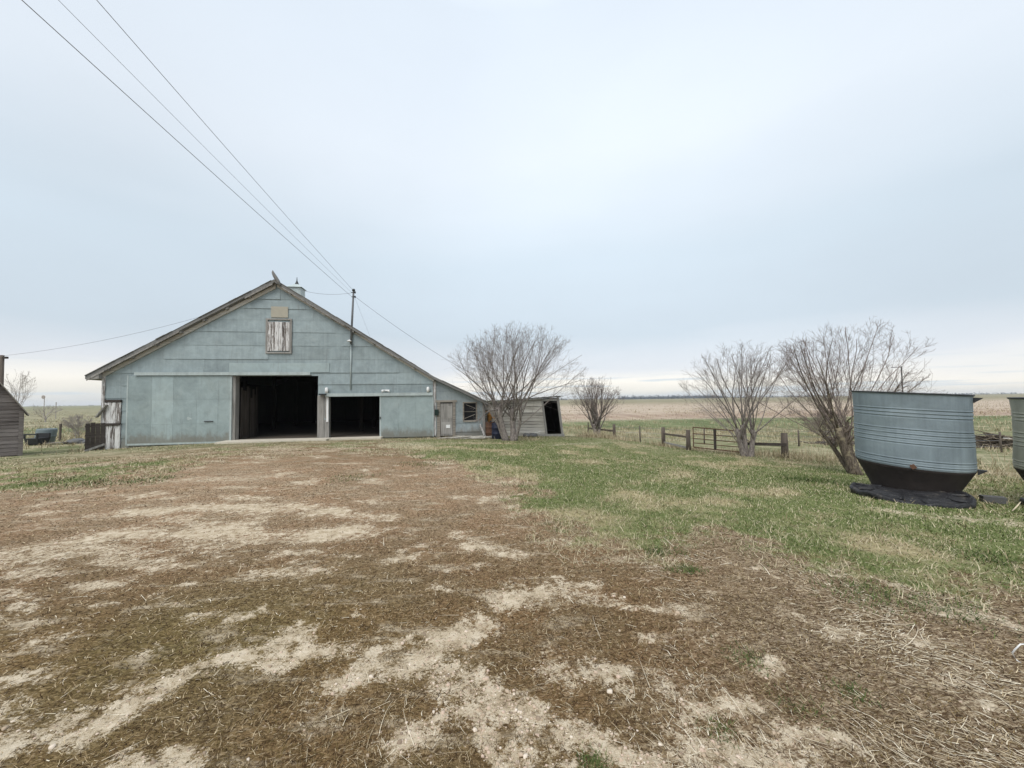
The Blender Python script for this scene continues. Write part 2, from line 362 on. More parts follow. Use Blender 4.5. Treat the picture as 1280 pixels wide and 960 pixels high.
# ground material
n = NT('ground_soil_and_turf', .95, 0, .1)
co = n.coord('Object')
A = {k: n.attr(k) for k in ('green', 'dry', 'sand', 'straw', 'red', 'olive', 'far')}
fine = n.noise(co, 60, 5, .7); mid = n.noise(co, 9, 6, .65, .3); lo = n.noise(co, 1.3, 5, .6); vfine = n.noise(co, 190, 3, .7)
fib = n.noise(n.coord('Object', (22, 70, 40)), 1.0, 6, .75, 1.2)
moss = n.ramp(n.math('ADD', n.math('MULTIPLY', fib, .6), n.math('MULTIPLY', fine, .4)), [(.34, (.014,.008,.004)), (.465, (.118,.075,.037)), (.57, (.25,.172,.094)), (.74, (.50,.39,.25))])
moss = n.mix(n.math('MULTIPLY', A['olive'], .75), moss, n.ramp(fib, [(.35, (.020,.016,.004)), (.47, (.105,.086,.026)), (.66, (.29,.24,.11))]))
moss = n.mix(n.math('MULTIPLY', A['red'], .7), moss, n.ramp(fib, [(.35, (.055,.029,.016)), (.465, (.225,.15,.094)), (.57, (.50,.39,.265))]))
moss = n.mix(n.step(lo, .40, .62, 0, .55), moss, n.mix(1.0, moss, (1.08,.93,.86), 'MULTIPLY'))
moss = n.mix(n.step(n.noise(n.coord('Object', (.55, 1.5, 1)), 3.2, 7, .72), .52, .66, 0, .75), moss, n.ramp(fine, [(.3, (.26,.20,.135)), (.6, (.52,.44,.32))]))
strawc = n.ramp(fib, [(.35, (.032,.018,.010)), (.48, (.15,.099,.058)), (.62, (.52,.43,.30))])
moss = n.mix(n.math('MULTIPLY', A['straw'], .8), moss, strawc)
sand = n.ramp(n.math('ADD', n.math('MULTIPLY', vfine, .45), n.math('MULTIPLY', mid, .55)), [(.36, (.22,.16,.105)), (.47, (.455,.37,.255)), (.60, (.65,.56,.43))])
grassy = n.ramp(n.math('ADD', n.math('MULTIPLY', fine, .5), n.math('MULTIPLY', mid, .5)), [(.33, (.045,.058,.018)), (.48, (.125,.15,.052)), (.66, (.25,.25,.12))])
dryc = n.ramp(n.math('ADD', n.math('MULTIPLY', fine, .5), n.math('MULTIPLY', mid, .5)), [(.32, (.14,.105,.052)), (.48, (.36,.29,.165)), (.66, (.55,.46,.295))])
grassy = n.mix(n.math('MULTIPLY', A['dry'], .75), grassy, dryc)
c = n.mix(n.step(n.math('ADD', A['green'], n.math('MULTIPLY', n.math('SUBTRACT', mid, .5), .8)), .35, .65), moss, grassy)
n26 = n.noise(co, 22, 6, .75)
br = n.math('ADD', n.math('ADD', n.math('MULTIPLY', n.math('SUBTRACT', mid, .5), 1.3), n.math('MULTIPLY', n.math('SUBTRACT', n26, .5), 2.4)), n.math('ADD', n.math('MULTIPLY', n.math('SUBTRACT', fine, .5), 1.7), n.math('MULTIPLY', n.math('SUBTRACT', vfine, .5), 1.0)))
sm = n.math('ADD', A['sand'], br)
c = n.mix(n.step(sm, .48, .84, 0, .92), c, sand)
# pasture beyond the yard: bands of green and tan that run across, with the noise of dry stems
cb = n.coord('Object', (.35, 1, 1)); sep = n.n.new('ShaderNodeSeparateXYZ'); n.l.new(n.coord('Object'), sep.inputs[0])
yy = n.math('ADD', sep.outputs[1], n.math('MULTIPLY', n.math('SUBTRACT', n.noise(cb, .035, 4), .5), 34))
pn = n.noise(n.coord('Object', (.4, 1, 1)), .16, 8, .78, .5); pf = n.noise(n.coord('Object', (.6, 1.4, 1)), 1.4, 7, .8)
px_ = n.noise(n.coord('Object', (.9, .06, 1)), .55, 6, .75); pn = n.math('ADD', n.math('MULTIPLY', pn, .5), n.math('MULTIPLY', px_, .5))
pgreen = n.ramp(n.math('ADD', n.math('MULTIPLY', pn, .6), n.math('MULTIPLY', pf, .4)), [(.36, (.065,.075,.034)), (.48, (.15,.16,.075)), (.58, (.38,.33,.225))])
ptan = n.ramp(n.math('ADD', n.math('MULTIPLY', pn, .5), n.math('MULTIPLY', pf, .5)), [(.36, (.17,.13,.10)), (.48, (.40,.32,.245)), (.62, (.56,.475,.375))])
leftg = n.step(sep.outputs[0], -25, -5, 1, 0)
tanb = n.math('MULTIPLY', n.step(yy, 52, 60), n.step(yy, 210, 300, 1, .25))
tanb = n.math('MULTIPLY', tanb, n.math('SUBTRACT', 1.0, n.math('MULTIPLY', leftg, .8)))
past = n.mix(tanb, pgreen, ptan)
gst = n.math('MULTIPLY', n.step(yy, 40, 46), n.step(yy, 54, 60, 1, 0))
past = n.mix(n.math('MULTIPLY', gst, .7), past, n.ramp(pn, [(.36, (.06,.085,.034)), (.5, (.115,.15,.06)), (.64, (.22,.22,.11))]))
rst = n.math('MULTIPLY', n.math('MULTIPLY', n.step(yy, 57, 62), n.step(yy, 70, 95, 1, 0)), n.math('SUBTRACT', 1.0, leftg))
past = n.mix(n.math('MULTIPLY', rst, .6), past, n.ramp(pn, [(.38, (.15,.085,.06)), (.5, (.27,.18,.13)), (.62, (.45,.36,.27))]))
fst = n.math('MULTIPLY', n.step(yy, 150, 230), n.math('SUBTRACT', 1.0, leftg))
past = n.mix(n.math('MULTIPLY', fst, .65), past, n.ramp(pn, [(.38, (.13,.12,.075)), (.5, (.24,.21,.13)), (.62, (.36,.31,.21))]))
c = n.mix(A['far'], c, past)
n.color(c)
n.bump(n.math('ADD', n.math('MULTIPLY', fib, .55), n.math('ADD', n.math('MULTIPLY', fine, .35), n.math('MULTIPLY', vfine, .12))), .8, .018)
m_ground = n.m

ang = np.concatenate([np.linspace(-78, 78, 620), np.linspace(78, 282, 90)[1:-1]]) * PI / 180
rad = np.concatenate([np.geomspace(.45, 30, 330), np.geomspace(30, 2600, 100)[1:]])
AA, RR = np.meshgrid(ang, rad); gx = RR * np.sin(AA); gy = RR * np.cos(AA)
fx, fy = gx.ravel(), gy.ravel()
fz = np.concatenate([height(a, b) for a, b in zip(np.array_split(fx, 12), np.array_split(fy, 12))])
mk = [np.concatenate(q) for q in zip(*[masks(a, b) for a, b in zip(np.array_split(fx, 12), np.array_split(fy, 12))])]
na, nr = len(ang), len(rad)
I, J = np.meshgrid(np.arange(nr - 1), np.arange(na), indexing='ij'); J2 = (J + 1) % na
quads = np.stack([I*na + J, I*na + J2, (I+1)*na + J2, (I+1)*na + J], -1).reshape(-1, 4)[:, ::-1]
V = np.c_[fx, fy, fz]; V = np.r_[V, [[0, 0, gz(0, 0)]]]
cen = len(V) - 1; tri = np.array([[cen, (j + 1) % na, j] for j in range(na)])
faces = np.concatenate([quads.ravel(), tri.ravel()]); sizes = np.r_[np.full(len(quads), 4), np.full(na, 3)]
g = mesh_np('ground', V, faces, sizes, m_ground, True, {k: np.r_[a, a[:1]] for k, a in zip(('green','dry','sand','straw','red','olive','far'), mk)})
tag(g, kind='structure')

# ------------------------------------------------------------------ scattered ground cover
def blade_mat(name, ramp, rough=.85, trans=0):
    n = NT(name, rough, 0, .15); n.color(n.ramp(n.island(), ramp)); return n.m
m_grass = blade_mat('green_grass_blades', [(0, (.05,.08,.021)), (.4, (.125,.165,.05)), (.68, (.20,.23,.088)), (.80, (.35,.325,.185)), (1, (.54,.485,.34))])
m_dry = blade_mat('dry_grass_blades', [(0, (.20,.155,.09)), (.5, (.38,.315,.20)), (1, (.56,.485,.34))])
m_fibre = blade_mat('moss_fibres', [(0, (.018,.009,.004)), (.42, (.085,.048,.021)), (.66, (.145,.104,.036)), (.84, (.30,.215,.115)), (1, (.62,.51,.34))])
m_straw = blade_mat('straw_stems', [(0, (.26,.19,.11)), (.4, (.52,.43,.295)), (1, (.80,.72,.57))])
m_peb = blade_mat('pebble_stone', [(0, (.24,.18,.13)), (.45, (.46,.36,.26)), (.75, (.55,.42,.33)), (1, (.70,.61,.50))])

def strands(name, x, y, length, width, lift, curl, mat, label=None, cat=None, seg=2, heading=None, z=None):
    N = len(x); z0 = height(x, y) if z is None else z
    h = rng.uniform(0, 2*PI, N) if heading is None else heading
    el = lift; side = np.stack([-np.sin(h), np.cos(h), np.zeros(N)], 1)
    d = np.stack([np.cos(h), np.sin(h)], 1)
    pts = []; p = np.stack([x, y, z0], 1); e = el.copy(); hh = h.copy()
    bend = rng.uniform(-1, 1, N) * curl
    for i in range(seg + 1):
        pts.append(p.copy()); st = (length / seg)[:, None]
        p = p + st * np.stack([np.cos(hh)*np.cos(e), np.sin(hh)*np.cos(e), np.sin(e)], 1)
        e = e - np.abs(bend) * .5; hh = hh + bend * .8
    Vs = []
    for i, q in enumerate(pts):
        w = (width * (1 - .75 * i / seg))[:, None] * .5
        Vs += [q - side * w, q + side * w]
    V = np.stack(Vs, 1).reshape(-1, 3); K = 2 * (seg + 1)
    base = (np.arange(N) * K)[:, None]
    f = np.concatenate([base + np.array([[2*i, 2*i+1, 2*i+3, 2*i+2]]) for i in range(seg)], 1).reshape(-1, 4)
    o = mesh_np(name, V, f, np.full(len(f), 4), mat, True)
    return tag(o, label, cat, kind='stuff')

def fan(N, rmin, rmax, a=66, p=1.0):
    u = rng.random(N)
    if p == 1: r = rmin * (rmax / rmin) ** u                 # density falls with 1/r^2
    else: k = 2 - p; r = (rmin ** k + u * (rmax ** k - rmin ** k)) ** (1 / k)
    t = np.radians(rng.uniform(-a, a, N)); return r * np.sin(t), r * np.cos(t), r
BARN_P = Vector((-4.318, 21.5, -.30)); BARN_A = math.radians(9)
def keep_out(x, y):                                          # footprints of buildings
    dx, dy = x - BARN_P.x, y - BARN_P.y
    s = dx * math.cos(BARN_A) + dy * math.sin(BARN_A); d = -dx * math.sin(BARN_A) + dy * math.cos(BARN_A)
    return ((s > -16) & (s < 3) & (d > -.12)) | ((s > -10.3) & (s < -2.7) & (d > -1.1))

# green lawn
x, y, r = fan(520000, 3.2, 26, 64, 1.15)
g_, dry_, s_, *_ = masks(x, y)
k = (rng.random(len(x)) < np.clip(g_ * 1.25 - .15, 0, 1) * (1 - .75 * dry_) * (1 - .8 * np.clip(s_, 0, 1))) & ~keep_out(x, y)
x, y, r = x[k], y[k], r[k]; N = len(x); tall = .4 + 1.3 * fbm(x / .5, y / .5, 61, 3) ** 1.3 + 1.4 * np.clip(fbm(x / .35, y / .35, 63, 3) - .62, 0, 1) * 4 * rng.random(N)
strands('lawn_grass', x, y, rng.uniform(.016, .048, N) * tall, np.clip(.0012 * r, .003, .013), rng.uniform(.25, 1.35, N), rng.uniform(.3, 1, N), m_grass, 'short green spring grass of the yard between the barn and the bins', 'grass')
# dry grass mixed into the lawn, its edges and the rough by the fence
x, y, r = fan(230000, 2.6, 30, 64, 1.15)
g_, dry_, s_, st_, *_ = masks(x, y)
w_ = np.maximum((dry_ * .6 + .06) * (g_ > .2), np.clip(1 - np.abs(g_ - .4) * 4, 0, 1) * .8)
k = (rng.random(len(x)) < w_) & ~keep_out(x, y); x, y, r = x[k], y[k], r[k]; N = len(x)
strands('dry_grass', x, y, rng.uniform(.04, .13, N), np.clip(.0014 * r, .003, .018), rng.uniform(.05, .9, N), rng.uniform(.3, 1.2, N), m_dry, 'flattened pale dry grass mixed into the green lawn', 'dry grass')
# fibrous brown mat
x, y, r = fan(260000, 1.3, 13, 60, 1.0)
g_, dry_, s_, st_, *_ = masks(x, y)
k = (rng.random(len(x)) < (1 - .93 * np.clip(s_ * 1.3, 0, 1)) * (1 - g_ * .9)) & ~keep_out(x, y); x, y, r = x[k], y[k], r[k]; N = len(x)
strands('brown_mat', x, y, rng.uniform(.012, .05, N), np.clip(.0012 * r, .0016, .012), rng.uniform(-.05, .55, N), rng.uniform(.2, 1.6, N), m_fibre, 'matted brown dead growth covering most of the foreground', 'ground cover')
# straw litter, thickest at the right
x, y, r = fan(70000, 1.3, 9, 62, 1.0)
g_, dry_, s_, st_, *_ = masks(x, y)
k = rng.random(len(x)) < (.05 + .95 * st_) * np.clip((fbm(x / .45, y / .45, 71, 4) - .36) * 4, .06, 1) * (1 - .6 * g_); x, y, r = x[k], y[k], r[k]; N = len(x)
L = np.where(rng.random(N) < .88, rng.uniform(.015, .09, N), rng.uniform(.10, .30, N))
strands('straw_litter', x, y, L, np.clip(.0011 * r, .0018, .008) * rng.uniform(.6, 1.5, N), rng.uniform(0, .14, N), rng.uniform(.1, .9, N), m_straw, 'scattered pale straw stems lying over the brown ground', 'straw', seg=5, z=height(x, y) + .006,
        heading=np.where(rng.random(N) < .6, 2.5 + 1.6 * (fbm(x / .7, y / .7, 75, 2) - .5) * 2 + rng.normal(0, .3, N), rng.uniform(0, 2*PI, N)))
# pebbles on the bare patches
x, y, r = fan(110000, 1.3, 8, 60, 1.0)
_, _, s_, *_ = masks(x, y); pink = np.exp(-(((x + .25) / .45) ** 2 + ((y - 2.05) / .5) ** 2))
k = rng.random(len(x)) < np.clip(s_ - .35, 0, 1) * (.45 + .5 * pink) + .012; x, y, r = x[k], y[k], r[k]; N = len(x)
O = np.array([(1,0,0),(0,1,0),(-1,0,0),(0,-1,0),(.6,.5,.62),(-.5,.55,.6),(-.55,-.5,.66),(.5,-.6,.58)], float); OF = [(0,1,4),(1,5,4),(1,2,5),(2,6,5),(2,3,6),(3,7,6),(3,0,7),(0,4,7),(4,5,6),(4,6,7)]
sz = np.minimum(rng.lognormal(-5.45, .5, N), .02)
Vp = (O[None] * rng.uniform(.7, 1.3, (N, 8, 3))) * sz[:, None, None]
th = rng.uniform(0, 2*PI, N); cx_, sx_ = np.cos(th)[:, None], np.sin(th)[:, None]
Vp = np.stack([Vp[..., 0]*cx_ - Vp[..., 1]*sx_ + x[:, None], Vp[..., 0]*sx_ + Vp[..., 1]*cx_ + y[:, None], Vp[..., 2] + height(x, y)[:, None] - sz[:, None]*.15], -1).reshape(-1, 3)
ff = ((np.arange(N)*8)[:, None, None] + np.array(OF)[None]).reshape(-1, 3)
tag(mesh_np('gravel', Vp, ff, np.full(len(ff), 3), m_peb), 'small pale and pinkish stones on the bare sandy patches', 'gravel', kind='stuff')
# green weed tufts in the brown foreground and tall dry grass at the fence, tree feet, shed and bins
tx, ty, tl = [], [], []
for px, py, nn, rr, h in [(1065,866,70,.07,.05),(935,822,70,.09,.06),(1000,885,50,.08,.05),(742,957,80,.05,.06),(820,690,110,.10,.09),(860,712,80,.08,.07),(900,915,50,.06,.05),(850,690,50,.1,.06),(1090,745,160,.22,.1),(1180,760,120,.2,.08),(700,655,60,.2,.06),(530,580,120,.5,.1),(440,596,80,.4,.1),(118,604,120,.4,.14),(185,600,120,.4,.14),(65,602,120,.4,.12),(1005,600,260,.5,.22),(840,712,30,.06,.05),(1240,700,140,.3,.14)]:
    nn *= 3; rr *= .75; p = ground(px, py); tx.append(p.x + rng.normal(0, rr, nn)); ty.append(p.y + rng.normal(0, rr, nn)); tl.append(rng.uniform(.35, 1.0, nn) * h * .7)
tx, ty, tl = map(np.concatenate, (tx, ty, tl)); N = len(tx)
m_weed = blade_mat('weed_leaves', [(0, (.04,.068,.018)), (.6, (.085,.12,.035)), (1, (.16,.18,.07))])
strands('weeds', tx, ty, tl, np.clip(.0014 * np.hypot(tx, ty), .0035, .014), rng.uniform(.15, 1.1, N), rng.uniform(.4, 1.2, N), m_weed, 'low dark green weed tufts sprouting from the ground', 'weeds')
tx, ty, tl = [], [], []
def clump(cx, cy, nn, rr, h, ry=None): tx.append(cx + rng.normal(0, rr, nn)); ty.append(cy + rng.normal(0, ry or rr, nn)); tl.append(rng.uniform(.45, 1.25, nn) * h)
for X, Y, nn, rr, h in [(7.2,26.3,500,.9,.55),(8.4,21.7,420,.5,.5),(9.2,20.2,420,.6,.4),(12.1,17.3,600,.7,.6),(13.2,16.2,900,1.1,.55),(14.6,15.2,900,1.2,.55),(10.8,18.4,400,.6,.5),(8.9,7.6,90,.5,.12),(7.7,7.9,90,.45,.1),(9.6,8.2,200,.4,.2),(-9.5,19.1,90,1.2,.08),(-15.5,18.6,250,1.8,.12),(-3.6,20.9,300,1.0,.16),(1.5,21.6,250,.8,.22),(5.6,24.6,700,.6,.75),(4.4,23.2,350,.3,.6),(6.6,27,400,.8,.6),(0.6,20.8,250,.5,.3),(-2.9,20.8,400,.9,.25),(16.2,13.5,900,1.3,.5),(12,12.2,250,.5,.25),(14,11,600,1.2,.35),(18,17,900,2,.6),(11.5,9.4,200,.5,.2),(-20.6,18.9,160,.35,.3),(-27,23.6,500,1.6,.4),(-24.5,22,300,1.3,.35),(-18.2,18.6,200,1.4,.16)]: clump(X, Y, int(nn*.75), rr, h*.72)
for _ in range(170):
    q = rng.random(); clump(5 + 22*q + rng.normal(0, 2), 35 - 14*q + rng.uniform(-4, 12), 45, .5, .28)
for _ in range(60): clump(rng.uniform(-40, -23), rng.uniform(26, 48), 60, .8, .3)
for _ in range(2600):
    Y_ = 32 * (190/32) ** rng.random(); clump(rng.uniform(-1.45, 1.45) * Y_, Y_, 12, .012*Y_, .35, .02*Y_)
tx, ty, tl = map(np.concatenate, (tx, ty, tl)); k = ~keep_out(tx, ty); tx, ty, tl = tx[k], ty[k], tl[k]; N = len(tx)
strands('tall_dry_grass', tx, ty, tl, np.clip(.0008 * np.hypot(tx, ty), .006, .09), rng.uniform(.5, 1.5, N), rng.uniform(.2, .9, N), m_dry, 'tall bleached grass standing along the fence line and field edge', 'dry grass', seg=3)

# ------------------------------------------------------------------ the barn (local x along the front, y into the barn, z up)
def fl(px, py, d=0.0):                # photo pixel -> barn coordinates on the plane y = d
    nrm = Vector((-math.sin(BARN_A), math.cos(BARN_A), 0)); u = Vector((math.cos(BARN_A), math.sin(BARN_A), 0))
    P = BARN_P + nrm * d; r_ = ray(px, py); q = EYEP + r_ * ((P - EYEP).dot(nrm) / r_.dot(nrm))
    return (q - BARN_P).dot(u), q.z - BARN_P.z
barn = thing('barn', BARN_P, 'large grey green metal sided barn with gable front and two open dark doorways', 'barn', BARN_A)
LW, AP, RT, LE = -15.85, -8.12, 0.0, 2.76
def roof_top(s):
    if s < AP: return 8.36 + (s - AP) * .602
    if s < RT: return 8.36 - (s - AP) * .627
    return 8.36 - (RT - AP) * .627 - (s - RT) * .49
RTH = .15
def wall_top(s): return roof_top(s) - RTH - .01
def clip(poly, a, b, c):              # keep a*u + b*v <= c
    out = []
    for i in range(len(poly)):
        p, q = poly[i], poly[(i+1) % len(poly)]; fp = a*p[0] + b*p[1] - c; fq = a*q[0] + b*q[1] - c
        if fp <= 0: out.append(p)
        if (fp < 0 < fq) or (fq < 0 < fp): t = fp / (fp - fq); out.append((p[0] + t*(q[0]-p[0]), p[1] + t*(q[1]-p[1])))
    return out
def under_roof(rect):
    (s0, s1, z0, z1) = rect; poly = [(s0,z0),(s1,z0),(s1,z1),(s0,z1)]
    if s0 >= RT - 1e-6:
        k = -.49; c0 = wall_top(RT + 1e-6) - k*RT; return clip(poly, -k, 1, c0)
    c0 = 8.36 - RTH - .01
    poly = clip(poly, -.602, 1, c0 - .602*AP)
    return clip(poly, .627, 1, c0 + .627*AP) if len(poly) > 2 else []
mainO = (-10.12, -6.03, -.5, 3.34); secO = (-5.46, -2.84, -.5, 2.22)
dx0, dzt = fl(549, 503); dx1, _ = fl(567, 503); w0, wz1 = fl(580, 504); w1, wz0 = fl(595, 525)
manO = (dx0, dx1, -.5, dzt); winO = (w0, w1, wz0, wz1)
wd1, wdz = fl(153, 500)
cornO = (LW + .02, wd1, -.6, wdz)
def cells(rect, holes):
    s0, s1, z0, z1 = rect
    S = sorted({s0, s1, *[q for h in holes for q in h[:2] if s0 < q < s1]}); Z = sorted({z0, z1, *[q for h in holes for q in h[2:] if z0 < q < z1]})
    for a, b in zip(S[:-1], S[1:]):
        for c_, d in zip(Z[:-1], Z[1:]):
            mx, mz = (a+b)/2, (c_+d)/2
            if not any(h[0] < mx < h[1] and h[2] < mz < h[3] for h in holes): yield (a, b, c_, d)
def face(y0): return lambda u, v, t: (u, t, v)
# structural wall behind the sheets
b = MB()
for rect, holes in (((LW, RT, -.6, 9), [mainO, secO, cornO]), ((RT, LE, -.6, 4), [manO, winO])):
    for c_ in cells(rect, holes):
        p = under_roof(c_)
        if len(p) > 2: b.prism(p, face(0), .02, .12)
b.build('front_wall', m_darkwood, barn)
# metal sheets in lapped courses
random.seed(3)
def sheets(rect, holes, hc, z_first, mean, amp):
    mb = MB(); z = z_first; hc0 = hc
    while z < rect[3]:
        s = rect[0] - random.uniform(0, mean)
        while s < rect[1]:
            L = random.choice([mean, mean*1.5, mean*2, mean*.5]); lip = random.choice([.008, .018, .028, .04]); mb.tone = min(1, max(0, random.gauss(.5, amp))); yo = random.uniform(0, .006)
            a0, a1 = max(s, rect[0]), min(s + L, rect[1])
            if a1 - a0 > .01:
                for c_ in cells((a0, a1, z, z + hc), holes):
                    p = under_roof(c_)
                    if len(p) > 2:
                        mb.prism(p, lambda u, v, t, z=z, yo=yo, lip=lip: (u, (-.004 - lip - yo + lip*(v - z)/hc) if t == 0 else .018, v - (.012 if t == 0 and v - z < .01 else 0)), 0, 1)
            s += L
        z += hc; hc = hc0 * random.choice([1, 1, 1, .8, 1.15])
    return mb
sheets((LW, RT, -.35, 9), [mainO, secO, cornO], .62, -.30, 2.4, .2).build('metal_siding', m_galv, barn)
sheets((RT + .05, LE, -.35, 4), [manO, winO], .62, -.42, 1.8, .28).build('lean_to_siding', m_lean, barn)
# other walls, back, floor, roof
BD = 19.0
b = MB()
b.box((LW, .12, -.6), (LW + .1, BD, wall_top(LW))); b.box((LE - .1, .12, -.6), (LE, BD, wall_top(LE)))
for c_ in cells((LW, RT, -.6, 9), []):
    b.prism(under_roof(c_), face(0), BD - .1, BD)
b.prism(under_roof((RT, LE, -.6, 4)), face(0), BD - .1, BD)
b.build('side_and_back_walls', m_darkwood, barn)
b = MB(); b.box((LW + .12, .14, -.3), (LE - .12, BD - .12, .07)); b.build('floor', m_dirtfloor, barn)
b = MB(); OV = -.32
for s0, s1 in ((-16.45, AP), (AP, RT), (RT, 2.98)):
    e = 1e-6; za, zb = roof_top(s0 + e), roof_top(s1 - e)
    b.hexa([(s0,OV,za-RTH),(s1,OV,zb-RTH),(s1,BD+.3,zb-RTH),(s0,BD+.3,za-RTH),(s0,OV,za),(s1,OV,zb),(s1,BD+.3,zb),(s0,BD+.3,za)])
# torn, uneven shingle edge along the rake
random.seed(5)
s = -16.45
while s < 2.95:
    L = random.uniform(.25, .7); e = min(s + L, 2.95)
    if not (s < AP < e or s < RT < e):
        o_ = random.uniform(.01, .05); q = random.uniform(.015, .04)
        b.hexa([(s,OV-o_,roof_top(s)+.004),(e,OV-o_,roof_top(e)+.004),(e,OV+.5,roof_top(e)+.004),(s,OV+.5,roof_top(s)+.004),(s,OV-o_,roof_top(s)+q),(e,OV-o_,roof_top(e)+q),(e,OV+.5,roof_top(e)+q),(s,OV+.5,roof_top(s)+q)])
    s = e
roof = b.build('roof', m_shingle, barn)
# weathered rake boards and lookouts under the overhang
b = MB()
def rake(s0, s1, dz, h, y0, y1): b.hexa([(s0,y0,roof_top(s0)-dz-h),(s1,y0,roof_top(s1)-dz-h),(s1,y1,roof_top(s1)-dz-h),(s0,y1,roof_top(s0)-dz-h),(s0,y0,roof_top(s0)-dz),(s1,y0,roof_top(s1)-dz),(s1,y1,roof_top(s1)-dz),(s0,y1,roof_top(s0)-dz)])
s = LW - .1
while s < AP - .1:
    e = min(s + random.uniform(1.6, 3.4), AP - .02); j = random.uniform(-.01, .01); rake(s, e - .01, RTH + .02 + j, .21, -.085, -.03); s = e
s = AP + .05
while s < RT - .2:
    e = min(s + random.uniform(1.2, 2.6), RT - .05); j = random.uniform(-.01, .01); rake(s, e - .01, RTH + .01 + j, .13, -.07, -.03); s = e
b.build('rake_board', m_palewood, barn)
b = MB(); s = -16.4
while s < AP - .3:
    e = min(s + random.uniform(.5, 2.2), AP - .05)
    if random.random() < .75: b = MB(); rake(s, e - .02, RTH + .003, random.uniform(.05, .10), OV - .002, OV + .03); b.build('barge_board', m_wood, barn)
    s = e
s = AP + .2
while s < RT - .3:
    e = min(s + random.uniform(.4, 1.6), RT - .05)
    if random.random() < .55: b = MB(); rake(s, e - .02, RTH + .003, random.uniform(.03, .07), OV - .002, OV + .03); b.build('barge_board', m_wood, barn)
    s = e
for s in list(np.arange(LW + .2, AP, 1.05)) + list(np.arange(AP + .7, RT, 1.05)):
    q = MB(); rake.__globals__['b'] = q; rake(s, s + .09, RTH + .004, .11, OV + .05, -.08); q.build('lookout', m_wood, barn)
# fascia at the left eave seen end on
q = MB(); z = roof_top(-16.45) - RTH; q.hexa([(-16.40,OV+.02,z-.03),(-15.9,OV+.02,z+.02),(-15.9,BD,z+.02),(-16.40,BD,z-.03),(-16.40,OV+.02,z-.003),(-15.9,OV+.02,z+.29),(-15.9,BD,z+.29),(-16.40,BD,z-.003)]); q.build('eave_soffit', m_wood, barn)
# curved hood at the apex
q = MB(); q.tube([(AP+.30,OV-.02,8.02),(AP+.22,OV-.03,8.22),(AP+.10,OV-.04,8.42),(AP+.02,OV-.05,8.56),(AP-.04,OV-.05,8.70),(AP-.05,OV-.05,8.80)], [.07,.085,.095,.085,.06,.02], 8); q.build('ridge_finial', m_shingle, barn, True)
# cupola on the ridge
cup = MB(); cup.box((AP-.34, 2.35, 8.1), (AP+.34, 3.05, 8.72)); cupo = cup.build('cupola', m_trim, barn)
q = MB(); q.add([(AP-.42,2.27,8.725),(AP+.42,2.27,8.725),(AP+.42,3.13,8.725),(AP-.42,3.13,8.725),(AP-.1,2.6,8.98),(AP+.1,2.6,8.98),(AP+.1,2.8,8.98),(AP-.1,2.8,8.98)], [(3,2,1,0),(4,5,6,7),(0,1,5,4),(1,2,6,5),(2,3,7,6),(3,0,4,7)]); q.build('cupola_roof', m_trim, cupo)
q = MB(); q.lathe([(.13,8.95),(.09,9.05),(.03,9.2),(.012,9.42)], 10, (AP, 2.7, 0)); q.build('spire', m_darkmetal, cupo, True)
# big sliding door
d0, d1 = -14.78, -10.16
q = MB()
for a, c_, t in ((d0, -13.72, .30), (-13.72, -12.77, .95), (-12.77, -11.72, .42), (-11.72, -10.75, .55), (-10.75, d1, .5)):
    for z0, z1, k in ((.03, .95, 0), (.95, 2.15, .1), (2.15, 3.36, -.08)):
        q.tone = t + k + random.uniform(-.04, .04); q.box((a + .002, -.135 - random.uniform(0, .008), z0), (c_ - .002, -.09, z1 - .004))
sd = q.build('sliding_door', m_door, barn)
q = MB(); q.box((d0 - .03, -.15, -.055), (d0 + .035, -.086, 3.38)); q.build('door_edge', m_trim, sd); q = MB(); q.box((d1 - .05, -.15, 0), (d1 + .04, -.085, 3.38)); q.box((d0, -.15, -.06), (d1, -.088, .028)); q.build('door_edge', m_trim, sd)
q = MB(); q.tube([(-11.35,-.17,1.05),(-10.95,-.17,1.05)], .025, 6); q.build('handle', m_darkmetal, sd)
q = MB(); q.tone = .9
q.add([(-12.05+random.uniform(-.02,.02)+.13*math.cos(a)*random.uniform(.5,1.1), -.1455, 1.22+.09*math.sin(a)*random.uniform(.5,1.1)) for a in np.linspace(0, 2*PI, 15)[:-1]], [tuple(range(14))]); q.build('pale_patch', m_trim, sd)  # small irregular patch, paler than the door sheets
# tracks and flashings
h0, hz = fl(172, 466); h1, _ = fl(412, 468)
q = MB(); q.box((h0, -.22, 3.375), (h1 - .9, -.03, 3.42)); q.box((h0, -.215, 3.42), (h1 - .9, -.19, 3.53)); q.build('door_track', m_trim, barn)
q = MB(); q.tone = .8; q.box((-10.3, -.06, 3.53), (h1, -.034, 4.02)); q.build('header_panel', m_door, barn)
g0, _ = fl(408, 492); g1, _ = fl(541, 494)
q = MB(); q.box((g0, -.21, 2.235), (g1, -.03, 2.275)); q.box((g0, -.205, 2.275), (g1, -.185, 2.40)); q.build('door_track', m_trim, barn)
# second sliding door
q = MB()
for a, c_, t in ((-2.84, -1.9, .5), (-1.9, -1.0, .62), (-1.0, -.06, .55)):
    q.tone = t; q.box((a + .002, -.13 - random.uniform(0, .006), .0), (c_ - .002, -.085, 2.225))
s2 = q.build('sliding_door', m_door, barn)
q = MB(); q.box((-2.88, -.145, -.02), (-2.80, -.08, 2.23)); q.build('door_edge', m_trim, s2); q = MB(); q.box((-.08, -.145, -.02), (-.03, -.08, 2.23)); q.build('door_edge', m_trim, s2)
q = MB(); q.box((-2.86, -.19, 1.0), (-2.82, -.147, 1.12)); q.build('latch', m_darkmetal, s2)
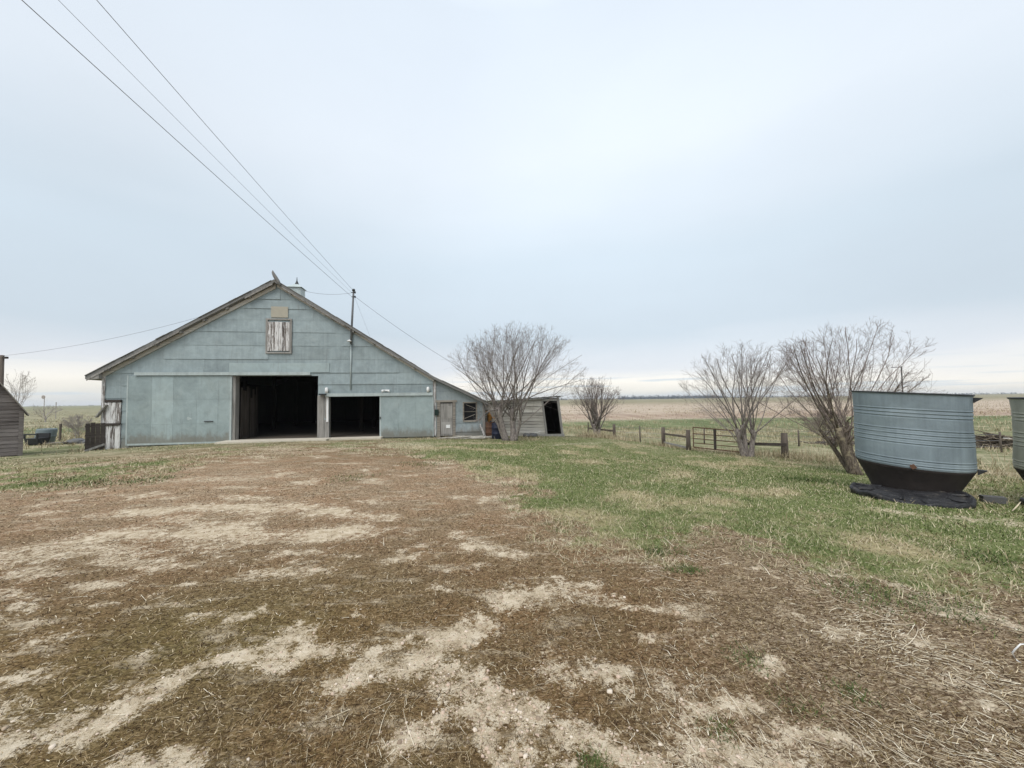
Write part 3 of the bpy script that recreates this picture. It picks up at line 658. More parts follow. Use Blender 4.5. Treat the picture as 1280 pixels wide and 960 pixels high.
# jambs, post between the doorways
q = MB(); q.box((-10.14, -.08, -.2), (-9.98, .3, 3.35)); q.build('door_jamb', m_wood, barn)
q = MB(); q.box((-6.05, -.06, -.2), (-5.72, .28, 2.3)); q.box((-5.70, -.045, -.2), (-5.47, .25, 2.25), .004); q.build('centre_post', m_wood, barn)
q = MB(); q.box((-5.60, -.075, .9), (-5.50, -.047, 2.2)); q.build('painted_strip', m_white, barn)
q = MB()
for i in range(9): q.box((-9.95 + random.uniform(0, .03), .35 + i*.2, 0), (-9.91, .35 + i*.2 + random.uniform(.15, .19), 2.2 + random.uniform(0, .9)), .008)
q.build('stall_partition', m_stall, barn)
q = MB()
for y_ in (4, 8, 12, 16):
    for x_ in (-11.5, -4.7): q.box((x_-.1, y_-.1, 0), (x_+.1, y_+.1, roof_top(x_) - .3))
    q.box((-11.6, y_-.08, 3.6), (-4.6, y_+.08, 3.8))
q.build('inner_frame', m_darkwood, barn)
# concrete sill under the doors
q = MB(); q.box((-10.35, -1.1, -.3), (-5.3, .13, .075), .012); q.box((-5.28, -.75, -.3), (-2.7, .13, .07), .012); q.build('concrete_sill', m_conc, barn)
# weathered door at the left corner
q = MB(); s = LW + .03
while s < wd1 - .03:
    w_ = random.uniform(.13, .22); e = min(s + w_, wd1 - .01); q.box((s, -.07 - random.uniform(0, .012), -.62 + random.uniform(0, .05)), (e - .008, .0, .98)); q.box((s, -.07 - random.uniform(0, .012), 1.02), (e - .008, .0, wdz - .12 + random.uniform(-.03, .02))); s = e
cd = q.build('corner_door', m_peel, barn)
q = MB(); q.box((LW + .15, -.12, .93), (wd1 - .02, -.085, 1.05)); q.build('cross_rail', m_darkwoodx, cd); q = MB(); q.box((LW + .1, -.11, wdz - .09), (wd1, -.03, wdz + .02)); q.build('cross_rail', m_darkwoodx, cd)
q = MB(); q.beam((LW - .2, -.16, 1.35), (LW + .22, -.16, 1.95), .05, .16, (0,1,0)); q.build('loose_board', m_wood, cd)
q = MB(); q.box((LW - .09, -.06, -.62), (LW + .03, .12, wall_top(LW) - .02), .006); q.build('corner_board', m_peel, barn)
# hayloft door and the beige patch above
x0, zt = fl(335, 402, -.06); x1, zb = fl(362, 439, -.06)
q = MB(); s = x0
for i in range(6):
    w_ = (x1 - x0) / 6; q.box((s, -.072 - random.uniform(0, .012), zb + random.uniform(0, .02)), (s + w_ - .012, -.03, zt - random.uniform(0, .02))); s += w_
hd = q.build('hayloft_door', m_peel, barn)
q = MB(); q.box((x0 - .1, -.085, zb - .05), (x0 - .004, -.026, zt + .1)); q.box((x1 + .004, -.085, zb - .05), (x1 + .1, -.026, zt + .1)); q.box((x0 - .1, -.087, zt + .102), (x1 + .1, -.026, zt + .17)); q.box((x0 - .1, -.087, zb - .12), (x1 + .1, -.026, zb - .052)); q.build('door_frame', m_wood, hd)
x0, zt = fl(339, 383, -.04); x1, zb = fl(360, 397, -.04)
q = MB(); q.box((x0, -.05, zb), (x1, -.026, zt)); q.build('patch_panel', m_beige, barn)
# service mast and conduit
mx, mz = fl(442, 363, -.12); bx, bz = fl(438.6, 430, -.12)
q = MB(); q.tube([(bx, -.12, bz), ((bx+mx)/2, -.12, (bz+mz)/2), (mx, -.12, mz)], [.055, .055, .048], 10); mast = q.build('service_mast', m_mast, barn, True)
q = MB(); q.lathe([(.0,.09),(.07,.07),(.085,.0),(.06,-.05),(0,-.06)], 12, (mx, -.12, mz)); q.build('weather_cap', m_darkmetal, mast, True)
for dz in (.12, .36):
    q = MB(); q.tube([(mx-.11,-.16,mz-dz),(mx+.11,-.16,mz-dz)], .018, 6); q.tube([(mx+.09,-.16,mz-dz-.05),(mx+.09,-.16,mz-dz+.05)], .035, 8); q.build('insulator', m_darkmetal, mast)
cx0, cz0 = fl(438.3, 487, -.06)
q = MB(); q.tube([(bx, -.075, bz), (cx0, -.06, cz0)], .03, 8); q.build('conduit', m_trim, barn, True)
def lamp(px, py, kind):
    x_, z_ = fl(px, py, -.2)
    if kind == 'jar':
        q = MB(); q.lathe([(0,-.14),(.075,-.13),(.085,0),(.075,.12),(.045,.15),(0,.155)], 14, (x_, -.17, z_)); o = q.build('barn_light', m_white, barn, True)
        q = MB(); q.box((x_-.05,-.12,z_-.06),(x_+.05,-.02,z_+.06)); q.build('lamp_bracket', m_darkmetal, o)
    else:
        q = MB(); q.box((x_-.07,-.11,z_-.04),(x_+.07,-.02,z_+.05)); o = q.build('barn_light', m_white, barn)
        for k in (-1, 1):
            q = MB(); q.lathe([(0,-.09),(.04,-.085),(.055,0),(.085,.10),(.075,.105),(0,.07)], 12, (0,0,0), lambda p, a, k=k: (x_ + k*(.08 + (p[2]+.05)*.8), -.16 - (p[2]*.5) + p[1]*.8, z_ - .02 + p[0] - p[2]*.25)); q.build('lamp_head', m_white, o, True)
lamp(408, 488, 'jar'); lamp(535, 487, 'jar'); lamp(482, 488, 'twin')
x_, z_ = fl(437, 426, -.2); q = MB(); q.lathe([(0,.05),(.05,.04),(.13,-.03),(.12,-.04),(0,-.03)], 12, (x_, -.26, z_)); q.tube([(x_,-.26,z_+.04),(x_,-.12,z_+.08)], .02, 6); q.build('barn_light', m_white, barn, True)
q = MB(); x_, z_ = fl(405, 493, -.2); q.box((x_-.24,-.3,z_-.03),(x_+.12,-.03,z_+.04)); q.build('track_stop', m_darkmetal, barn)
x_, z_ = fl(545.5, 515.5, -.1); q = MB(); q.box((x_-.1,-.14,z_-.16),(x_+.12,-.02,z_+.16)); q.build('meter_box', m_meter, barn)
q = MB(); x_, z_ = fl(539.5, 472); q.box((-.06,-.055,.02),(.10,-.026,roof_top(.1)-.2)); q.build('corner_board', m_peel, barn)
# walk door of the lean-to, with panels and frame
q = MB(); q.box((dx0+.06,-.02,.0),(dx1-.06,.05,dzt-.06))
for a in (0, 1):
    xm = (dx0+dx1)/2; q.box((dx0+.12 + a*(xm-dx0-.02), -.034, .95),(xm-.06 + a*(dx1-xm-.03), -.0205, dzt-.2)); 
q.box((dx0+.1,-.036,.1),(dx1-.1,-.0205,.75)); wdoor = q.build('walk_door', m_wood, barn)
q = MB(); q.box((dx0-.12,-.06,-.35),(dx0+.05,.08,dzt+.0)); q.box((dx1-.05,-.06,-.35),(dx1+.10,.08,dzt+.0)); q.box((dx0-.2,-.075,dzt+.003),(dx1+.18,.08,dzt+.12)); q.build('door_frame', m_woodx, wdoor)
q = MB(); q.box((dx1-.42,-.06,.42),(dx1-.2,-.037,.6)); q.build('notice_plate', m_white, wdoor)
# broken window of the lean-to
q = MB(); q.box((w0,.05,wz0),(w1,.07,wz1)); wn = q.build('window', m_black, barn)  # black sheet fills the opening in place of the shade inside
q = MB(); t = .075; q.box((w0-t,-.06,wz0-t),(w0,.05,wz1+t)); q.box((w1,-.06,wz0-t),(w1+t,.05,wz1+t)); q.box((w0,-.06,wz1),(w1,.05,wz1+t)); q.box((w0,-.075,wz0-t-.02),(w1,.05,wz0)); q.box((w0,-.02,(wz0+wz1)/2-.02),(w1,.02,(wz0+wz1)/2+.02)); q.build('window_frame', m_woodx, wn)
q = MB(); q.beam((w0+.03,-.01,wz0+.1),(w1-.05,-.01,wz0+.32),.03,.03); q.build('broken_slat', m_woodx, wn); q = MB(); q.beam((w0+.1,.03,wz1-.08),(w1-.02,.03,wz1-.3),.02,.03); q.build('broken_slat', m_woodx, wn)
q = MB(); q.box((LE-.09,-.07,-.5),(LE+.05,.1,wall_top(LE)-.02)); q.build('corner_board', m_wood, barn)

# ------------------------------------------------------------------ leaning board shed behind the tree
SY = 23.2
sb_l = at(600, 548, SY - .3); sb_r = at(705, 548, SY)
ox, oy = sb_l.x, sb_l.y; az = math.atan2(sb_r.y - sb_l.y, sb_r.x - sb_l.x); SW = math.hypot(sb_r.x - sb_l.x, sb_r.y - sb_l.y); oz = -.52
shed = thing('leaning_shed', (ox, oy, oz), 'small pale grey board shed leaning to the left with an open dark doorway', 'shed', az)
LEAN = -.115
def lean(u, v, t): return (u + LEAN * v, t, v)
def stop(u): return 1.98 + .30 * u / SW
q = MB(); z = .02; random.seed(8)
da, dbb = SW - 1.04, SW - .13
while z < 2.3:
    h = random.uniform(.15, .2); e = z + h - .012
    for a, c_ in ((0, da - .05), (dbb + .06, SW)):
        if c_ - a < .02: continue
        cut = [a] + ([random.uniform(1.2, 2.8)] if random.random() < .5 and c_ - a > 2 else []) + [c_]
        for u0_, u1_ in zip(cut[:-1], cut[1:]):
            if z < stop(u1_) - .02:
                yo = random.uniform(0, .02); q.prism(clip([(u0_+.004, z + random.uniform(-.006,.006)), (u1_-.004, z + random.uniform(-.006,.006)), (u1_-.004, e), (u0_+.004, e)], -.30/SW, 1, 1.97), lambda u, v, t, yo=yo, z=z: lean(u, v, (-.03 - yo + .02*(v-z)/h) if t == 0 else 0), 0, 1)
    z += h
q.build('board_wall', m_shedw, shed)
q = MB(); SD = 3.0
q.prism([(0,0),(da-.04,0),(da-.04,stop(da)-.03),(0,stop(0)-.03)], lean, .004, .03); q.prism([(0,0),(SW,0),(SW,stop(SW)-.03),(0,stop(0)-.03)], lean, SD-.05, SD)
for u in (0, SW - .04): q.hexa([lean(u,0,.035),lean(u+.04,0,.035),lean(u+.04,0,SD-.06),lean(u,0,SD-.06),lean(u,stop(u)-.04,.035),lean(u+.04,stop(u)-.04,.035),lean(u+.04,stop(u)-.04,SD-.06),lean(u,stop(u)-.04,SD-.06)])
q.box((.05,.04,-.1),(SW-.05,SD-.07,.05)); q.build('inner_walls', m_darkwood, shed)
q = MB(); a_ = lean(-.15, stop(0), 0); b_ = lean(SW+.08, stop(SW), 0)
q.hexa([(a_[0],-.14,a_[2]),(b_[0],-.16,b_[2]),(b_[0],SD+.1,b_[2]),(a_[0],SD+.1,a_[2]),(a_[0],-.14,a_[2]+.06),(b_[0],-.16,b_[2]+.07),(b_[0],SD+.1,b_[2]+.07),(a_[0],SD+.1,a_[2]+.06)])
s = .1
while s < SW: 
    L = random.uniform(.3,.8); p = lean(s, stop(s)+.067, 0); q.box((p[0], -.2 - random.uniform(0,.06), p[2]), (p[0]+L-.02, .5, p[2]+.02), .004); s += L
q.build('roof', m_shingle, shed)
q = MB(); 
for u0_, u1_, z0_, z1_ in ((da-.05, da+.06, .02, stop(da)-.02), (dbb-.03, dbb+.09, .02, stop(SW)-.02)): q.prism([(u0_,z0_),(u1_,z0_),(u1_,z1_),(u0_,z1_)], lean, -.075, -.031)
q.prism([(da+.06,stop(da)-.17),(dbb-.03,stop(da)-.15),(dbb-.03,stop(da)-.04),(da+.06,stop(da)-.04)], lean, -.07, -.02); q.prism([(da-.6,-.06),(SW+.02,-.06),(SW+.02,.1),(da-.6,.1)], lean, -.10, -.052)
q.build('door_frame', m_wood, shed)

# ------------------------------------------------------------------ dark weathered shed at the left edge
c_r = at(27, 567, 17.0); lzs = -.52
lshed = thing('wooden_shed', (c_r.x, c_r.y, lzs), 'dark brown grey board shed with gable front at the left edge', 'shed', math.radians(53))
WS = 1.42; GS = 1.75
q = MB(); z = .05; random.seed(12)
while z < 3.4:
    h = random.uniform(.15, .19); e = z + h - .008
    rect = [(-WS, z), (0, z), (0, e), (-WS, e)]
    p = clip(rect, GS, 1, 2.0); p = clip(p, -GS, 1, 2.0 + GS*WS) if len(p) > 2 else []
    # gable: v <= 2.0 - .8*u (right slope) and v <= 2.0 + .8*(u + WS)
    yo = random.uniform(0, .012)
    if len(p) > 2: q.prism(p, lambda u, v, t, yo=yo, z=z: (u, (-.03 - yo + .018*(v-z)/h) if t == 0 else .0, v), 0, 1)
    z += h
q.build('board_wall', m_brownshed, lshed)
q = MB(); p = clip(clip([(-WS,-.1),(0,-.1),(0,3.4),(-WS,3.4)], GS, 1, 1.98), -GS, 1, 1.98 + GS*WS); q.prism(p, face(0), .004, .08); q.prism(p, face(0), 2.1, 2.2)
for a in (-WS, -.08): q.box((a, .085, -.1), (a+.08, 2.09, 1.97))
q.build('inner_walls', m_brownshed, lshed)
q = MB()
for sg, xa in ((1, 0), (-1, -WS)):
    pm = -WS/2; zr = 2.0 + GS*WS/2; xe = xa + sg*.16; ze = 2.0 - GS*.16
    P = [(xe,-.2,ze),(pm,-.2,zr),(pm,2.35,zr),(xe,2.35,ze)]; q.hexa(P + [(a, b_, c_+.08) for a, b_, c_ in P])
q.build('roof', m_woodx, lshed)
q = MB(); q.box((-.11,-.055,-.08),(.01,-.032,1.95)); q.box((.003,-.055,-.08),(.03,.2,1.9)); q.build('corner_board', m_brownshed, lshed)
q = MB(); q.tube([(-.68,-.06,1.34),(-.63,-.09,1.28),(-.62,-.09,1.18),(-.66,-.06,1.13)], .018, 6); q.build('hook', m_white, lshed)

# ------------------------------------------------------------------ things between the left shed and the barn
def gp(px, Y, sink=0):
    p = at(px, 540, Y); return Vector((p.x, Y, gz(p.x, Y) - sink))
p = gp(56, 23.5, .03); t_ = thing('stock_tank', p, 'blue grey plastic tank lying tilted beyond the dark shed', 'tank', math.radians(12))
q = MB(); q.lathe([(.0,.0),(.40,.0),(.43,.03),(.47,.8),(.44,.9),(.40,.92),(.39,.86),(.0,.84)], 28, (0,0,0), lambda P, a: (P[0] + P[2]*.12, P[1]*.8, P[2])); q.build('shell', m_tankblue, t_, True)
q = MB(); q.lathe([(.455,.40),(.475,.42),(.475,.48),(.46,.50)], 28, (0,0,0), lambda P, a: (P[0] + P[2]*.12, P[1]*.8, P[2])); q.build('band', m_tankblue, t_, True)
p = gp(41, 22.2, .02); t_ = thing('feed_hopper', p, 'dark open metal hopper half hidden behind the dark shed', 'hopper', math.radians(5))
q = MB(); q.hexa([(-.35,0,.06),(.28,0,.06),(.28,.5,.06),(-.35,.5,.06),(-.35,-.1,.42),(.36,-.1,.42),(.36,.6,.42),(-.35,.6,.42)]); q.build('body', m_darkmetal, t_)
for a, b_ in (((-.35,-.12,.42),(-.29,-.06,.68)), ((.28,-.12,.42),(.36,-.06,.68)), ((-.35,-.13,.62),(.36,-.07,.69)), ((-.35,.5,.42),(.36,.58,.68))):
    q = MB(); q.box(a, b_); q.build('frame_bar', m_darkmetal, t_)
for a in (-.3, .2):
    q = MB(); q.box((a, .05, -.02), (a + .08, .4, .058)); q.build('skid', m_darkwoodx, t_)
p = gp(62, 22.6, .0); t_ = MB(); t_.hexa([(-.95,-.18,.02),(.9,-.16,.1),(.92,.2,.1),(-.93,.2,.02),(-.95,-.18,.07),(.9,-.16,.14),(.92,.2,.14),(-.93,.2,.07)]); o = t_.build('plank', m_woodx); o.location = p; tag(o, 'wide grey plank lying on the dirt before the blue grey tank', 'plank')
p = gp(97, 23.2, .05); q = MB(); q.blob((0,0,.12), .5, 3, .13, .42); q.blob((.4,.1,.07), .35, 3, .15, .45); q.blob((-.42,.05,.06), .3, 3, .15, .4); o = q.build('rubbish_heap', m_tarp, None, True); o.location = p; tag(o, 'low dark grey heap under a tarp left of the barn corner', 'heap')
p = gp(75, 25.5, .1); q = MB(); q.beam((0,0,0),(.03,0,1.22),.09,.09); o = q.build('fence_post', m_post); o.location = p; tag(o, 'thin single post standing beyond the plank', 'post')
p = gp(110, 22.2, .05); q = MB(); q.beam((-.06,0,0),(.10,.05,.8),.08,.06); o = q.build('wooden_stake', m_post); o.location = p; tag(o, 'short leaning stake between the tarp heap and the dark panel', 'stake')
# dark wooden panel leaning at the barn corner
p = gp(119, 18.7, .02); pn_ = thing('corral_panel', p, 'dark slatted wooden panel leaning beside the left barn corner', 'panel', math.radians(52))
q = MB()
for i in range(4): q.box((-.32 + i*.165, -.03 + random.uniform(0,.01), .05), (-.32 + i*.165 + .155, .0, 1.34 + random.uniform(-.03,.02)), .004)
q.build('upright_boards', m_darkwoodx, pn_)
for z in (.28, .72, 1.15):
    q = MB(); q.box((-.34, .003, z), (.75, .04, z + .07), .003); q.build('rail', m_darkwoodx, pn_)
q = MB(); q.beam((-.35,-.08,.02),(.32,-.10,.3),.04,.09); q.build('bottom_brace', m_wood, pn_)

# ------------------------------------------------------------------ clutter between lean-to and tree
p = gp(621.5, 20.9, .02); t_ = thing('plastic_barrel', p, 'dark blue barrel standing left of the big bare tree trunk', 'barrel')
q = MB(); q.lathe([(0,0),(.26,0),(.29,.04),(.29,.26),(.305,.28),(.305,.31),(.29,.33),(.29,.58),(.305,.60),(.305,.63),(.29,.65),(.285,.84),(.27,.87),(.25,.86),(.24,.6),(0,.58)], 28); q.build('body', m_navy, t_, True)
q = MB(); q.tube([(-.2,.05,.86),(-.12,.0,1.0),(.0,-.02,1.03),(.14,0,.98),(.2,.03,.86)], .022, 6); q.build('handle_loop', m_darkmetal, t_, True)
p = gp(613, 21.6, .02); t_ = thing('steel_drum', p, 'rusty brown open drum beside the lean-to corner', 'drum')
q = MB(); q.lathe([(0,0),(.26,0),(.27,.02),(.27,.28),(.285,.3),(.27,.32),(.27,.58),(.285,.6),(.27,.62),(.27,.86),(.285,.88),(.25,.88),(.245,.5),(0,.48)], 24); q.build('shell', m_rust, t_, True)
q = MB(); q.beam((-.2,.1,.5),(.05,-.2,.95),.05,.08); q.build('scrap_bar', m_darkmetal, t_)
p = gp(612, 22.4, .02); t_ = thing('hand_pump', p, 'faded orange upright implement behind the rusty drum', 'implement')
q = MB(); q.lathe([(.16,0),(.17,.05),(.09,.08),(.08,.75),(.12,.78),(.13,1.25),(.15,1.28),(.06,1.33),(.05,1.52),(0,1.54)], 16); q.build('body', m_orange, t_, True)
q = MB(); q.tube([(-.06,0,1.42),(-.2,0,1.50),(-.28,0,1.30),(-.30,0,.95)], [.03,.032,.028,.02], 8); q.build('lever', m_orange, t_, True)
q = MB(); q.tube([(.1,0,1.1),(.24,0,1.12),(.28,0,1.0)], [.045,.04,.035], 8); q.build('spout', m_orange, t_, True)
a = at(600, 531, 21.55); g1_ = gp(607, 21.0); q = MB(); q.beam(tuple(Vector((g1_.x, g1_.y, g1_.z + .02))), (a.x, a.y, a.z), .03, .12); o = q.build('leaning_board', m_peel); tag(o, 'pale board leaning against the lean-to corner', 'board')
q = MB(); random.seed(21)
for i in range(26):
    c_ = gp(random.uniform(562, 606), random.uniform(20.3, 21.3)); a = random.uniform(-.5, .5); L = random.uniform(.2, .7); dz = random.uniform(0, .12)
    q.beam((c_.x - L*math.cos(a), c_.y - L*math.sin(a)*.5, c_.z + .03 + dz*.3), (c_.x + L*math.cos(a), c_.y + L*math.sin(a)*.5, c_.z + .03 + dz), random.uniform(.08, .16), .03)
o = q.build('scrap_lumber_heap', m_shedw); tag(o, 'low heap of broken grey boards along the foot of the lean-to', 'scrap heap')
q = MB()
for i in range(12):
    c_ = gp(random.uniform(655, 672), random.uniform(22.3, 22.8)); q.blob((c_.x, c_.y, c_.z + .06), random.uniform(.12, .25), 2, .3, .6)
o = q.build('dark_debris_heap', m_tarp, None, True); tag(o, 'dark low heap at the foot of the leaning shed wall', 'debris')

# ------------------------------------------------------------------ steel bin tubs
random.seed(31)
def feed_bin(name, c, z0, tilt, label, mat, hz=0, H_=1.5):
    t_ = thing(name, c, label, 'feed bin', hz)
    R_ = .9; ta = math.tan(math.radians(tilt)); vx, vy = c[0] / math.hypot(c[0], c[1]), c[1] / math.hypot(c[0], c[1])
    sx, sy = vy, -vx                              # to the right seen from the yard
    ch, sh = math.cos(-hz), math.sin(-hz); sx, sy = sx*ch - sy*sh, sx*sh + sy*ch
    dents = [(random.uniform(0, 2*PI), random.uniform(.2, 1.3), random.uniform(.15, .35), random.uniform(.006, .02)) for _ in range(22)]
    def warp(P, a):
        x, y, z = P; r = math.hypot(x, y)
        dr = 0
        if r > .8:
            for da_, dz_, w_, k in dents:
                dd = ((a - da_ + PI) % (2*PI) - PI) * R_; dr -= k * math.exp(-(dd*dd + (z - z0 - dz_)**2) / (w_*w_))
        f = 1 + dr / max(r, .1); x *= f; y *= f
        return (x, y, z - (x*sx + y*sy) * ta * (1 if z > z0 - .3 else .4))
    prof = [(R_-.012, z0)]
    def rib(z, w=.014, h=.014): prof.extend([(R_, z0+z-.034), (R_-.009, z0+z-.010), (R_+.006, z0+z+.006), (R_+.005, z0+z+.012), (R_, z0+z+.03)])
    zs = [q_*H_/1.5 for q_ in (.075, .17, .50, .59, .68, .77, 1.03, 1.10, 1.17)]; last = 0
    for z in zs:
        for k in range(1, 4): prof.append((R_, z0 + last + .03 + (z - last - .07)*k/4)) if z - last > .12 else None
        rib(z); last = z
    for k in range(1, 5): prof.append((R_ + .003*k/4, z0 + last + .04 + (H_-.06 - last)*k/4.2))
    prof += [(R_+.003, z0+H_-.03), (R_+.018, z0+H_-.02), (R_+.02, z0+H_), (R_-.004, z0+H_+.005), (R_-.018, z0+H_-.02), (R_-.02, z0+.02)]
    q = MB(); q.lathe(prof, 120, (0,0,0), warp); q.build('drum_wall', mat, t_, False)
    q = MB(); q.lathe([(R_+.019, z0+H_-.016), (R_+.03, z0+H_-.008), (R_+.026, z0+H_+.012), (R_+.0, z0+H_+.014), (R_-.012, z0+H_+.006)], 120, (0,0,0), warp); q.build('top_rim', m_darkmetal, t_, True)
    q = MB(); q.lathe([(R_-.02, z0+.03), (R_-.004, z0-.002), (R_-.03, z0-.05), (.66, z0-.50), (.655, z0-.60), (.63, z0-.60), (.62, z0-.5)], 96, (0,0,0), warp); q.build('hopper_cone', m_hopper, t_, True)
    a_c = math.atan2(-vy, -vx) - hz
    q = MB(); q.lathe([(.672, z0-.50), (.664, z0-.60), (.668, z0-.601), (.690, z0-.49)], 30, (0,0,0), warp, a_c + .15, a_c + .95); q.build('bare_collar_strip', m_trim, t_, True)
    for da_, zz in ((PI/2 - .05, H_ - .07), (PI/2 - .05, .02)):
        a = a_c + da_; q = MB(); ca, sa = math.cos(a), math.sin(a)
        def L(r, tt, z): x, y = r*ca - tt*sa, r*sa + tt*ca; return (x, y, z0 + z - (x*sx + y*sy)*ta)
        q.hexa([L(.90,-.05,zz-.08),L(1.0,-.04,zz+.0),L(1.0,.04,zz+.0),L(.90,.05,zz-.08),L(.9,-.05,zz+.03),L(1.03,-.04,zz+.03),L(1.03,.04,zz+.03),L(.9,.05,zz+.03)]); q.build('lug_bracket', m_darkmetal, t_)
    a = a_c + .02; ca, sa = math.cos(a), math.sin(a)
    q = MB(); pts = []
    for k in range(13):
        th = 2*PI*k/13; tt = .055*math.cos(th)*random.uniform(.7,1.15); zz = .05 + .05*math.sin(th)*random.uniform(.7,1.15); x, y = (R_+.017)*ca - tt*sa, (R_+.017)*sa + tt*ca; pts.append((x, y, z0 + zz - (x*sx+y*sy)*ta))
    q.add(pts, [tuple(range(13))]); q.build('rusted_hole', m_rust, t_)
    return t_
b1c = (8.51, 8.35); z1 = gz(*b1c)
feed_bin('feed_bin', (b1c[0], b1c[1], z1), .675, 4.2, 'blue grey ribbed steel bin with dark cone standing on a black rubber disc', m_bin)
b2c = (10.72, 7.25); z2 = gz(*b2c)
feed_bin('feed_bin', (b2c[0], b2c[1], z2), .66, 1.5, 'olive grey ribbed steel bin cut by the right edge of the photo', m_bin2, 1.0, 1.40)
def rubber_disc(c, z, R_, label, seed):
    random.seed(seed); ph = [random.uniform(0, 6.28) for _ in range(5)]
    t_ = thing('tyre_disc', (c[0], c[1], z), label, 'rubber disc')
    def wv(P, a):
        r = math.hypot(P[0], P[1]) / R_
        return (P[0]*(1 + .03*math.sin(3*a+ph[0])), P[1]*(1 + .03*math.sin(2*a+ph[1])), P[2] + r*r*(.035*math.sin(2*a+ph[2]) + .022*math.sin(5*a+ph[3]) + .012*math.sin(11*a+ph[4])))
    q = MB(); q.lathe([(R_*.90,-.08),(R_*.98,-.05),(R_*1.0,.04),(R_*.975,.08),(R_*.93,.075),(R_*.90,.05),(R_*.70,.062),(R_*.66,.09),(R_*.6,.085),(.0,.08)], 72, (0,0,0), wv); q.build('disc', m_rubber, t_, True)
    for k in range(9):
        a = 2*PI*k/9 + random.uniform(-.2,.2); q = MB(); q.tube([wv((R_*f*math.cos(a + .12*f), R_*f*math.sin(a + .12*f), .075 + .02*(f < .7)), a) for f in (.62,.72,.82,.92)], [.025,.03,.03,.02], 6); q.build('fold', m_rubber, t_, True)
    return t_
dq = ground(1136, 624)
rubber_disc((dq.x, dq.y), gz(dq.x, dq.y) + .06, .86, 'black rubber disc flat on the ground under the blue grey bin', 3)
rubber_disc((10.55, 7.0), gz(10.6, 7.1) + .02, .95, 'black rubber disc under the olive grey bin at the right edge', 4)
p = ground(1262, 632); q = MB(); q.box((-.16,-.08,-.03),(.16,.08,.13),.006); o = q.build('concrete_block', m_conc); o.location = (p.x, p.y + .25, gz(p.x, p.y + .25)); o.rotation_euler = (0, 0, -.5); tag(o, 'grey concrete block lying between the two bins', 'block')
o.data.materials[0] = plain('grey_concrete', (.11,.108,.105), .9, 0, .25, 4)
p = ground(1274, 640); q = MB(); q.tube([(-.12,0,.02),(.0,.02,.1),(.1,.05,.16)], [.009,.011,.006], 6); o = q.build('bone_stick', m_straw, None, True); o.location = p; tag(o, 'short bleached stick by the olive grey bin', 'stick')
p = ground(1278, 835); q = MB(); q.tube([(0,.03,.03),(-.03,.02,.075),(-.035,0,.11),(-.015,-.01,.145),(.03,-.02,.15)], [.003,.004,.004,.004,.002], 6); q.tube([(0,.03,.03),(.03,.03,.01)], .003, 6); o = q.build('bent_wire', m_white, None, True); o.location = p; tag(o, 'curled white wire sticking up at the right edge of the straw', 'wire')

